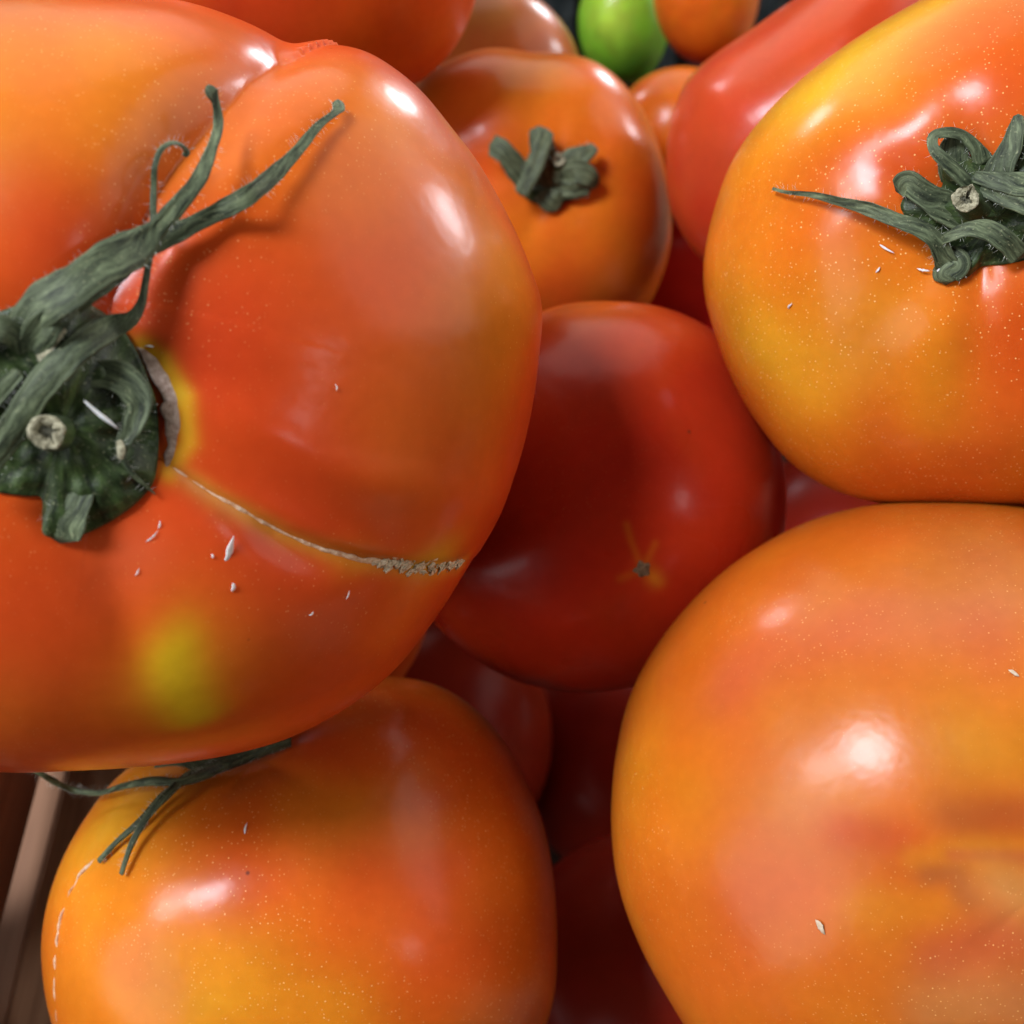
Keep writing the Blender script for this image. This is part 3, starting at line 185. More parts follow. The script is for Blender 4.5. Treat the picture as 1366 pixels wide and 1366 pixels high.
'c':[0.15,0.13,0.14],'u':[0.80857,-0.37821,0.45074],'v':[0.00752,0.77263,0.63481],'w':[-0.58835,-0.5099,0.62757],'ring':[0.0216,0.02161,0.02166,0.02173,0.02182,0.02193,0.02206,0.02221,0.02238,0.02258,0.02279,0.02303,0.0233,0.02358,0.02388,0.02419,0.0245,0.02481,0.02514,0.02548,0.02584,0.02619,0.02654,0.02686,0.02714,0.02742,0.02767,0.02791,0.02812,0.0283,0.02842,0.0285,0.02854,0.02853,0.0285,0.02844,0.02835,0.02823,0.02807,0.02788,0.02767,0.02745,0.02722,0.02701,0.0268,0.02658,0.02635,0.02613,0.02591,0.0257,0.02551,0.02534,0.0252,0.02507,0.02495,0.02485,0.02477,0.0247,0.02465,0.02462,0.02462,0.02463,0.02467,0.02474,0.02482,0.02492,0.02503,0.02516,0.02531,0.02546,0.02563,0.02583,0.02604,0.02627,0.0265,0.02674,0.02696,0.02717,0.02738,0.02759,0.0278,0.028,0.02818,0.02832,0.02842,0.02849,0.02853,0.02853,0.02851,0.02845,0.02834,0.02819,0.028,0.02776,0.0275,0.02722,0.02694,0.02664,0.02631,0.02597,0.02561,0.02525,0.02491,0.02459,0.02428,0.02398,0.02368,0.0234,0.02312,0.02287,0.02264,0.02244,0.02226,0.0221,0.02197,0.02185,0.02175,0.02168,0.02163,0.0216],'front':0.02555,'back':0.02555,'forms':[],'tints':[],'base':(0.6,0.075,0.01),'seed':163},'X':{
'c':[0.0,0.235,0.045],'u':[1.0,0.0,-0.0],'v':[0.0,0.73536,0.67768],'w':[0.0,-0.67768,0.73536],'ring':[0.02997,0.02996,0.02996,0.02995,0.02994,0.02993,0.02993,0.02992,0.02991,0.02991,0.0299,0.02989,0.02989,0.02988,0.02987,0.02987,0.02986,0.02986,0.02985,0.02985,0.02984,0.02984,0.02983,0.02983,0.02983,0.02982,0.02982,0.02982,0.02982,0.02982,0.02982,0.02982,0.02982,0.02982,0.02982,0.02982,0.02983,0.02983,0.02983,0.02984,0.02984,0.02985,0.02985,0.02986,0.02986,0.02987,0.02987,0.02988,0.02989,0.02989,0.0299,0.02991,0.02991,0.02992,0.02993,0.02993,0.02994,0.02995,0.02996,0.02996,0.02997,0.02997,0.02998,0.02999,0.02999,0.03,0.03,0.03001,0.03001,0.03002,0.03002,0.03002,0.03003,0.03003,0.03003,0.03004,0.03004,0.03004,0.03004,0.03005,0.03005,0.03005,0.03005,0.03005,0.03005,0.03005,0.03005,0.03006,0.03006,0.03006,0.03006,0.03006,0.03006,0.03006,0.03005,0.03005,0.03005,0.03005,0.03005,0.03005,0.03005,0.03005,0.03004,0.03004,0.03004,0.03004,0.03003,0.03003,0.03003,0.03002,0.03002,0.03002,0.03001,0.03001,0.03,0.03,0.02999,0.02999,0.02998,0.02997],'front':0.02995,'back':0.02995,'forms':[],'tints':[],'base':(0.6,0.075,0.01),'seed':139}}
SHOOTS = {'A':[{'p':[[-0.04924,0.10027,0.209], [-0.04652,0.10131,0.21156], [-0.04346,0.10246,0.21281], [-0.04038,0.10608,0.21306], [-0.03804,0.10958,0.21274], [-0.03699,0.11075,0.21317], [-0.03439,0.11335,0.2148], [-0.03239,0.11678,0.21585], [-0.03149,0.12096,0.21682], [-0.03159,0.12414,0.21746], [-0.03181,0.12528,0.21901], [-0.0321,0.12564,0.21996], [-0.03225,0.12605,0.22033]],'w':[0.00377,0.00463,0.00432,0.00409,0.0037,0.00232,0.00194,0.00157,0.00119,0.00105,0.00104,0.00168,0.00096],'n':[[0.2342,-0.63268,0.73815], [0.2622,-0.6024,0.7539], [0.29732,-0.57653,0.76106], [0.34193,-0.533,0.77395], [0.37906,-0.4952,0.78172], [0.39114,-0.48156,0.78429], [0.41836,-0.44305,0.7929], [0.44207,-0.39931,0.8032], [0.45581,-0.34712,0.8196], [0.45766,-0.30881,0.83378], [0.4481,-0.29765,0.84298], [0.44096,-0.29242,0.84856], [0.43799,-0.28831,0.85149]],'thick':0.36,'bend':0.1,'kind':'sepal','fuzz':1.0,'twist':0.0},{'p':[[-0.04645,0.10194,0.20952], [-0.04339,0.10348,0.21096], [-0.04045,0.10806,0.21105], [-0.0374,0.11112,0.21152], [-0.03413,0.11308,0.21183], [-0.03086,0.11532,0.21205], [-0.02796,0.11612,0.21349], [-0.02599,0.11947,0.21334], [-0.02361,0.1241,0.2137], [-0.02118,0.12897,0.21377], [-0.01991,0.13149,0.21355], [-0.01967,0.13258,0.21351], [-0.01949,0.13359,0.21354]],'w':[0.00227,0.00318,0.00294,0.00266,0.00213,0.00199,0.00214,0.00185,0.00131,0.001,0.00093,0.00153,0.00085],'n':[[0.27044,-0.61055,0.74438], [0.30629,-0.58041,0.75452], [0.35238,-0.52916,0.77189], [0.39152,-0.49441,0.77606], [0.42658,-0.47347,0.77062], [0.45883,-0.4516,0.7652], [0.48368,-0.42723,0.76389], [0.50487,-0.39926,0.76531], [0.52913,-0.35537,0.77055], [0.55436,-0.30892,0.77282], [0.56806,-0.28518,0.772], [0.57156,-0.27461,0.77325], [0.57441,-0.26396,0.77484]],'thick':0.34,'bend':0.1,'kind':'sepal','fuzz':1.0,'twist':0.0},{'p':[[-0.05364,0.08794,0.19906], [-0.05145,0.09095,0.20134], [-0.04917,0.09379,0.20381], [-0.04662,0.09684,0.20606], [-0.04393,0.09962,0.20706], [-0.04143,0.10354,0.20636], [-0.03964,0.10468,0.20657], [-0.03875,0.1062,0.20729], [-0.03835,0.10769,0.20856], [-0.03805,0.1095,0.21006], [-0.03761,0.112,0.21199], [-0.03749,0.1136,0.21317], [-0.03734,0.11574,0.21491], [-0.03706,0.11691,0.21688], [-0.0366,0.11839,0.21768], [-0.03572,0.11991,0.21746], [-0.03499,0.12066,0.21657], [-0.0347,0.12079,0.21564], [-0.0349,0.1204,0.21553]],'w':[0.00256,0.00271,0.00301,0.00317,0.00319,0.00264,0.00172,0.00102,0.00078,0.00078,0.00071,0.00071,0.00071,0.00062,0.00063,0.00063,0.00064,0.0008,0.00056],'n':[[0.17415,-0.78164,0.59892], [0.19925,-0.75029,0.63037], [0.22757,-0.713,0.6632], [0.26223,-0.67009,0.69442], [0.30162,-0.63497,0.71122], [0.34576,-0.5997,0.72167], [0.36834,-0.58551,0.72215], [0.37931,-0.56709,0.73112], [0.38323,-0.5454,0.74544], [0.38573,-0.51967,0.76234], [0.38955,-0.48352,0.78388], [0.39059,-0.45917,0.79788], [0.38943,-0.42971,0.81467], [0.38585,-0.41258,0.82517], [0.38992,-0.39502,0.83182], [0.40329,-0.37713,0.83374], [0.41721,-0.36773,0.83109], [0.42569,-0.36574,0.82766], [0.42342,-0.37034,0.82678]],'thick':0.42,'bend':0.05,'kind':'sepal','fuzz':1.0,'twist':0.0},{'p':[[-0.04897,0.09876,0.20734], [-0.04967,0.09906,0.2091], [-0.05063,0.09857,0.21055], [-0.05285,0.09829,0.21031], [-0.05511,0.09693,0.20906]],'w':[0.00151,0.00255,0.00296,0.00297,0.00223],'n':[[0.2369,-0.65345,0.71894], [0.22519,-0.64177,0.73309], [0.20897,-0.63815,0.74101], [0.18365,-0.64619,0.74075], [0.15657,-0.66719,0.72825]],'thick':0.5,'bend':0.25,'kind':'sepal','fuzz':1.0,'twist':0.0},{'p':[[-0.04919,0.09851,0.20634], [-0.04751,0.09887,0.20724], [-0.04627,0.09952,0.20817], [-0.04541,0.10098,0.20837]],'w':[0.00137,0.00121,0.00106,0.00091],'n':[[0.23616,-0.66224,0.7111], [0.2545,-0.64949,0.71651], [0.26912,-0.6355,0.72368], [0.28337,-0.62129,0.73055]],'thick':0.5,'bend':0.2,'kind':'pale','fuzz':1.0,'twist':0.0},{'p':[[-0.0488,0.09918,0.20695], [-0.04714,0.09982,0.20942], [-0.04523,0.1009,0.21044], [-0.04406,0.10224,0.21026]],'w':[0.00304,0.0033,0.0027,0.00166],'n':[[0.24125,-0.6525,0.71836], [0.25618,-0.62775,0.73505], [0.27932,-0.60824,0.74298], [0.29737,-0.59612,0.74579]],'thick':0.5,'bend':0.3,'kind':'sepal','fuzz':1.0,'twist':0.0},{'p':[[-0.05299,0.09447,0.20418], [-0.05107,0.09584,0.20547], [-0.04957,0.09689,0.20632]],'w':[0.00256,0.00196,0.00136],'n':[[0.18536,-0.71148,0.67782], [0.20627,-0.69112,0.69268], [0.22622,-0.67492,0.70235]],'thick':0.5,'bend':0.2,'kind':'sepal','fuzz':1.0,'twist':0.0},{'p':[[-0.04388,0.10007,0.20293], [-0.04092,0.10014,0.20232], [-0.03906,0.09859,0.20056], [-0.03962,0.09653,0.19875], [-0.04062,0.09497,0.19755], [-0.0408,0.09407,0.19703]],'w':[0.00312,0.00344,0.00282,0.00235,0.00141,0.00094],'n':[[0.31573,-0.65823,0.6834], [0.35514,-0.65205,0.66985], [0.37696,-0.6688,0.64079], [0.36931,-0.69652,0.6152], [0.3555,-0.71779,0.59866], [0.35143,-0.72717,0.58968]],'thick':0.4,'bend':0.3,'kind':'sepal','fuzz':1.0,'twist':0.0},{'p':[[-0.04091,0.09516,0.19815], [-0.04058,0.09422,0.19779], [-0.04068,0.09355,0.19714]],'w':[0.00063,0.00094,0.00062],'n':[[0.3515,-0.71447,0.60496], [0.35313,-0.72166,0.5954], [0.35104,-0.72974,0.58672]],'thick':0.9,'bend':0.0,'kind':'pale','fuzz':1.0,'twist':0.0},{'p':[[-0.04102,0.09439,0.19703], [-0.0401,0.09337,0.19499], [-0.03885,0.09306,0.19319], [-0.0381,0.09294,0.1921]],'w':[0.00071,0.00055,0.00032,0.00016],'n':[[0.34985,-0.72578,0.59233], [0.3609,-0.73861,0.56939], [0.37669,-0.74379,0.55216], [0.38596,-0.74622,0.5424]],'thick':0.8,'bend':0.0,'kind':'sepal','fuzz':1.0,'twist':0.0},{'p':[[-0.04498,0.09237,0.19517], [-0.04607,0.09009,0.19361], [-0.04693,0.08873,0.19218], [-0.04727,0.08809,0.19122]],'w':[0.00314,0.00407,0.00424,0.00378],'n':[[0.29962,-0.75987,0.5769], [0.28364,-0.78178,0.55531], [0.27328,-0.79609,0.53996], [0.26983,-0.80351,0.53062]],'thick':0.35,'bend':0.25,'kind':'sepal','fuzz':1.0,'twist':0.0}],'D':[{'p':[[0.05744,0.13862,0.18589], [0.05641,0.13907,0.18765], [0.05518,0.13974,0.18922], [0.05317,0.14074,0.19026], [0.04991,0.14223,0.19069], [0.04638,0.14447,0.19055], [0.043,0.14728,0.18966], [0.03971,0.15076,0.18818], [0.03767,0.1532,0.18687], [0.03657,0.15497,0.18594]],'w':[0.00298,0.00266,0.00236,0.00216,0.00197,0.00169,0.00111,0.00072,0.00047,0.00053],'n':[[-0.35629,-0.77816,0.51723], [-0.37036,-0.75704,0.53826], [-0.38784,-0.73338,0.55834], [-0.41897,-0.7064,0.5705], [-0.46848,-0.67344,0.57185], [-0.52283,-0.63541,0.56825], [-0.57895,-0.59494,0.55754], [-0.63821,-0.5476,0.54113], [-0.6775,-0.51436,0.52576], [-0.70174,-0.49111,0.51611]],'thick':0.28,'bend':0.2,'kind':'sepal','fuzz':1.0,'twist':0.0},{'p':[[0.05604,0.13989,0.18861], [0.05713,0.1393,0.19005], [0.0589,0.139,0.19125], [0.06114,0.13844,0.19145], [0.06349,0.13725,0.19071], [0.06576,0.13662,0.18902]],'w':[0.00098,0.00156,0.00194,0.00252,0.0029,0.00291],'n':[[-0.37669,-0.74135,0.55544], [-0.35264,-0.74023,0.57246], [-0.31716,-0.74108,0.59178], [-0.27354,-0.75398,0.59724], [-0.23061,-0.77835,0.58394], [-0.19807,-0.80201,0.56351]],'thick':0.25,'bend':0.2,'kind':'sepal','fuzz':1.0,'twist':0.0},{'p':[[0.05978,0.14229,0.19064], [0.05636,0.14282,0.19216], [0.05354,0.1438,0.19334], [0.05165,0.1449,0.19395], [0.05092,0.14517,0.19304]],'w':[0.00433,0.00412,0.00333,0.00314,0.00256],'n':[[-0.31882,-0.72173,0.61437], [-0.37262,-0.68774,0.62303], [-0.41646,-0.6546,0.63092], [-0.44561,-0.63018,0.63585], [-0.4587,-0.63318,0.62344]],'thick':0.35,'bend':0.3,'kind':'sepal','fuzz':1.0,'twist':0.0},{'p':[[0.06113,0.14294,0.1935], [0.05823,0.1436,0.19583], [0.05578,0.14471,0.19768], [0.05426,0.14618,0.19881], [0.0544,0.14759,0.19942], [0.05598,0.14814,0.19972], [0.05798,0.14816,0.19948], [0.05969,0.14752,0.19834], [0.06136,0.14654,0.19639]],'w':[0.00195,0.00193,0.00173,0.00154,0.00155,0.00155,0.00155,0.00175,0.00234],'n':[[-0.28693,-0.69518,0.65908], [-0.33025,-0.65655,0.67814], [-0.36627,-0.61989,0.69396], [-0.38961,-0.5902,0.70701], [-0.389,-0.57307,0.7213], [-0.36509,-0.57259,0.73406], [-0.33503,-0.58267,0.74044], [-0.3103,-0.60551,0.73285], [-0.28723,-0.63886,0.71369]],'thick':0.35,'bend':0.1,'kind':'sepal','fuzz':1.0,'twist':0.0},{'p':[[0.05828,0.14601,0.19384], [0.05766,0.14781,0.19665], [0.05826,0.14883,0.19823]],'w':[0.00394,0.00411,0.00332],'n':[[-0.34623,-0.65484,0.6718], [-0.35082,-0.612,0.70879], [-0.33825,-0.59054,0.7327]],'thick':0.3,'bend':0.0,'kind':'sepal','fuzz':1.0,'twist':0.0},{'p':[[0.06199,0.14268,0.19369], [0.06287,0.14412,0.19695], [0.06396,0.14551,0.19938], [0.06439,0.14701,0.20115], [0.06454,0.14802,0.20213]],'w':[0.00331,0.00347,0.00288,0.00191,0.00124],'n':[[-0.26995,-0.69936,0.66183], [-0.24955,-0.66062,0.70803], [-0.22914,-0.63086,0.74129], [-0.22205,-0.60352,0.76581], [-0.21987,-0.58623,0.77974]],'thick':0.35,'bend':0.2,'kind':'sepal','fuzz':1.0,'twist':0.0},{'p':[[0.06052,0.14226,0.19518], [0.06284,0.14024,0.19551], [0.06497,0.13888,0.1956], [0.06888,0.13724,0.19511]],'w':[0.00193,0.00249,0.00285,0.00322],'n':[[-0.28781,-0.68276,0.67157], [-0.23618,-0.70691,0.6667], [-0.19315,-0.72533,0.66075], [-0.12601,-0.75312,0.64571]],'thick':0.35,'bend':0.2,'kind':'sepal','fuzz':1.0,'twist':0.0},{'p':[[0.05964,0.14372,0.19609], [0.06194,0.14198,0.19677], [0.06534,0.14046,0.19697], [0.06968,0.13913,0.19714]],'w':[0.00135,0.00249,0.00323,0.00284],'n':[[-0.30581,-0.65809,0.68804], [-0.25589,-0.67657,0.69049], [-0.1889,-0.69953,0.68919], [-0.11502,-0.72102,0.6833]],'thick':0.35,'bend':0.2,'kind':'sepal','fuzz':1.0,'twist':0.0},{'p':[[0.06277,0.145,0.19632], [0.06586,0.14584,0.19972], [0.07018,0.14779,0.20283], [0.07419,0.15039,0.20441]],'w':[0.00291,0.00326,0.00229,0.00076],'n':[[-0.25763,-0.65873,0.7069], [-0.19888,-0.63169,0.74928], [-0.12704,-0.59696,0.79215], [-0.06498,-0.5634,0.82363]],'thick':0.35,'bend':0.2,'kind':'sepal','fuzz':1.0,'twist':0.0},{'p':[[0.05751,0.13933,0.18619], [0.05862,0.13835,0.18611], [0.05754,0.13778,0.1848], [0.05762,0.13737,0.18412]],'w':[0.00338,0.00396,0.00338,0.00259],'n':[[-0.35766,-0.77112,0.52673], [-0.33545,-0.78427,0.52191], [-0.35343,-0.79152,0.49858], [-0.35179,-0.79879,0.48804]],'thick':0.3,'bend':0.0,'kind':'sepal','fuzz':1.0,'twist':0.0}],'F':[{'p':[[0.00344,0.23038,0.13063], [0.00108,0.23149,0.13448], [-0.00169,0.23281,0.13775], [-0.00386,0.23442,0.13791]],'w':[0.0039,0.00465,0.00462,0.00433],'n':[[-0.09706,-0.80189,0.58953], [-0.14963,-0.74145,0.65411], [-0.20364,-0.68422,0.70027], [-0.24581,-0.66238,0.70769]],'thick':0.5,'bend':0.2,'kind':'sepal','fuzz':1.0,'twist':0.0},{'p':[[0.00813,0.23137,0.13085], [0.0073,0.23325,0.13507], [0.00602,0.23483,0.13853], [0.00572,0.23694,0.13997]],'w':[0.00391,0.00435,0.00494,0.00433],'n':[[0.01555,-0.79435,0.60726], [-0.00457,-0.72291,0.69093], [-0.03442,-0.66244,0.74833], [-0.04127,-0.62218,0.78179]],'thick':0.5,'bend':0.2,'kind':'sepal','fuzz':1.0,'twist':0.0},{'p':[[0.00186,0.22738,0.13134], [0.00416,0.22969,0.13486], [0.00599,0.23235,0.13843], [0.00693,0.236,0.14025]],'w':[0.0031,0.00385,0.00384,0.00308],'n':[[-0.13128,-0.81508,0.56427], [-0.0797,-0.75761,0.64782], [-0.03454,-0.68688,0.72595], [-0.01289,-0.62665,0.77919]],'thick':0.5,'bend':0.1,'kind':'sepal','fuzz':1.0,'twist':0.0},{'p':[[0.00891,0.23189,0.13141], [0.01227,0.23323,0.13508], [0.0158,0.23426,0.13674], [0.01694,0.23571,0.13683]],'w':[0.00391,0.00466,0.00341,0.00233],'n':[[0.03481,-0.78241,0.62179], [0.11419,-0.71907,0.68549], [0.19228,-0.67989,0.70765], [0.21584,-0.66134,0.71837]],'thick':0.5,'bend':0.2,'kind':'sepal','fuzz':1.0,'twist':0.0},{'p':[[0.00969,0.23232,0.13203], [0.01351,0.23167,0.1338], [0.01632,0.23078,0.13258], [0.01749,0.23083,0.13105]],'w':[0.00391,0.00466,0.00389,0.00234],'n':[[0.05363,-0.77012,0.63565], [0.14257,-0.74834,0.64782], [0.20278,-0.76353,0.61311], [0.22523,-0.77677,0.58813]],'thick':0.5,'bend':0.2,'kind':'sepal','fuzz':1.0,'twist':0.0},{'p':[[0.00895,0.23158,0.12975], [0.01283,0.23056,0.13012], [0.01597,0.23077,0.12997]],'w':[0.00392,0.00391,0.00282],'n':[[0.03446,-0.80522,0.59198], [0.12469,-0.80363,0.58192], [0.19167,-0.79485,0.57574]],'thick':0.5,'bend':0.2,'kind':'sepal','fuzz':1.0,'twist':0.0},{'p':[[0.0066,0.23109,0.12916], [0.00816,0.22943,0.12792], [0.00975,0.22914,0.12699]],'w':[0.00471,0.00502,0.00393],'n':[[-0.02282,-0.81635,0.57711], [0.01456,-0.84233,0.53876], [0.05045,-0.85204,0.52104]],'thick':0.5,'bend':0.2,'kind':'sepal','fuzz':1.0,'twist':0.0}],'B':[{'p':[[-0.04421,0.10204,0.11752], [-0.04688,0.0993,0.11967], [-0.0498,0.09765,0.12084], [-0.05465,0.0983,0.11966], [-0.05935,0.09882,0.11681], [-0.0646,0.10013,0.1127], [-0.06896,0.10167,0.11056], [-0.0717,0.1016,0.11359], [-0.07397,0.10196,0.11626], [-0.07589,0.10345,0.11522]],'w':[0.00185,0.0017,0.00146,0.00147,0.00103,0.00093,0.00106,0.00105,0.00093,0.00105],'n':[[-0.10622,-0.01153,0.99428], [-0.15036,-0.06375,0.98657], [-0.19936,-0.09084,0.97571], [-0.29314,-0.07468,0.95315], [-0.38465,-0.06845,0.92052], [-0.48997,-0.0497,0.87032], [-0.54463,-0.03724,0.83785], [-0.52564,-0.05542,0.8489], [-0.50957,-0.06289,0.85813], [-0.53182,-0.04474,0.84568]],'thick':0.8,'bend':0,'kind':'sepal','fuzz':2,'twist':0.0},{'p':[[-0.04328,0.1032,0.11709], [-0.04671,0.10077,0.11864], [-0.04942,0.09818,0.12034], [-0.05142,0.09478,0.12155], [-0.05381,0.09173,0.12086], [-0.05547,0.08851,0.11966], [-0.05616,0.0857,0.11864], [-0.05658,0.08418,0.11792]],'w':[0.00186,0.00172,0.00158,0.00133,0.0011,0.00099,0.00087,0.00087],'n':[[-0.09022,0.01412,0.99582], [-0.15317,-0.03333,0.98764], [-0.19215,-0.08459,0.97771], [-0.21174,-0.14869,0.96595], [-0.23649,-0.20825,0.94905], [-0.25121,-0.26653,0.93052], [-0.25242,-0.31405,0.91524], [-0.25454,-0.33922,0.90561]],'thick':0.8,'bend':0.0,'kind':'sepal','fuzz':2,'twist':0.0},{'p':[[-0.04984,0.09902,0.1188], [-0.05249,0.09571,0.1198], [-0.05532,0.09199,0.11917], [-0.05861,0.08936,0.11717], [-0.06128,0.08749,0.11511]],'w':[0.00102,0.00101,0.001,0.00089,0.00089],'n':[[-0.19215,-0.08459,0.97771], [-0.22241,-0.1472,0.96378], [-0.2553,-0.21476,0.94271], [-0.30177,-0.26271,0.91647], [-0.34048,-0.29756,0.89192]],'thick':0.6,'bend':0.0,'kind':'sepal','fuzz':1.0,'twist':0.0},{'p':[[-0.04457,0.10324,0.11631], [-0.04877,0.10259,0.117], [-0.0515,0.1052,0.11518], [-0.05296,0.10694,0.11331]],'w':[0.00233,0.00278,0.00165,0.00071],'n':[[-0.11071,0.00375,0.99385], [-0.19083,-0.00696,0.9816], [-0.24889,0.04426,0.96752], [-0.28195,0.07678,0.95635]],'thick':0.4,'bend':0.2,'kind':'sepal','fuzz':1.0,'twist':0.0},{'p':[[-0.0488,0.10247,0.11674], [-0.05216,0.10328,0.11623], [-0.05577,0.10367,0.11484]],'w':[0.00093,0.00093,0.0007],'n':[[-0.18832,-0.0142,0.98201], [-0.25312,0.00254,0.96743], [-0.32042,0.0059,0.94726]],'thick':0.6,'bend':0.0,'kind':'sepal','fuzz':1.0,'twist':0.0}],'Bstem':[{'p':[[-0.03475,0.10638,0.11844], [-0.03697,0.10544,0.11846], [-0.03988,0.10455,0.11771], [-0.04325,0.10331,0.11735], [-0.046,0.10199,0.11715]],'w':[0.00303,0.00291,0.00279,0.00244,0.00185],'n':[[0.08236,0.05748,0.99494], [0.03609,0.05686,0.99773], [-0.02584,0.05206,0.99831], [-0.09216,0.02163,0.99551], [-0.13686,-0.01986,0.99039]],'thick':1.0,'bend':0.0,'kind':'stalk','fuzz':1.0,'twist':0.0}],'A_stub':{'a':[-0.04702,0.09692,0.19778],'b':[-0.04678,0.09241,0.20231],'r':0.00181},'D_stub':{'a':[0.06197,0.14317,0.19057],'b':[0.05816,0.14072,0.1948],'r':0.00173},'F_stub':{'a':[0.00819,0.23354,0.13021],'b':[0.00959,0.23262,0.13589],'r':0.00139}}
DISCS = {'A':{
'c':[-0.04687,0.09636,0.19922],'n':[0.27601,-0.7194,0.6374],'rim':[[-0.0378,0.0975,0.19542], [-0.03783,0.10002,0.19855], [-0.03874,0.10214,0.20092], [-0.04005,0.10425,0.20327], [-0.04212,0.10599,0.2054], [-0.04487,0.10482,0.20921], [-0.04815,0.10348,0.21016], [-0.05159,0.1019,0.21006], [-0.05569,0.09967,0.20955], [-0.05708,0.09553,0.20525], [-0.05648,0.09177,0.20045], [-0.05426,0.09022,0.19644], [-0.0509,0.09041,0.1948], [-0.04926,0.09071,0.19421], [-0.04915,0.08923,0.19281], [-0.04902,0.08797,0.19162], [-0.04751,0.088,0.19083], [-0.04547,0.08893,0.19031], [-0.04249,0.0905,0.19078], [-0.03986,0.09245,0.19169], [-0.0383,0.09447,0.19279]],'dome':0.0015},'D':{
'c':[0.06362,0.14167,0.19125],'n':[-0.24371,-0.73692,0.63052],'rim':[[0.0697,0.1397,0.19144], [0.06817,0.13755,0.18826], [0.06515,0.13751,0.1868], [0.06232,0.13858,0.18542], [0.06032,0.13747,0.18455], [0.05768,0.13736,0.18388], [0.05639,0.13838,0.1843], [0.0564,0.14027,0.18668], [0.05376,0.14179,0.18858], [0.05172,0.14352,0.1903], [0.05153,0.14483,0.19137], [0.05372,0.14662,0.1928], [0.05652,0.14579,0.19282], [0.05656,0.14701,0.19489], [0.05853,0.14803,0.19649], [0.06139,0.14707,0.19601], [0.06307,0.14643,0.19646], [0.06468,0.14678,0.19794], [0.06737,0.14557,0.19764], [0.07025,0.14257,0.19519]],'dome':0.001},'F':{
'c':[0.00709,0.23274,0.1309],'n':[-0.01066,-0.78105,0.62438],'rim':[[0.01291,0.23344,0.13028], [0.01371,0.2311,0.12782], [0.00978,0.23001,0.12672], [0.00505,0.23028,0.12652], [0.00189,0.23132,0.12842], [0.00031,0.23378,0.13098], [0.00267,0.2355,0.13348], [0.00738,0.23627,0.13349], [0.01132,0.23558,0.13249]],'dome':0.0012}}
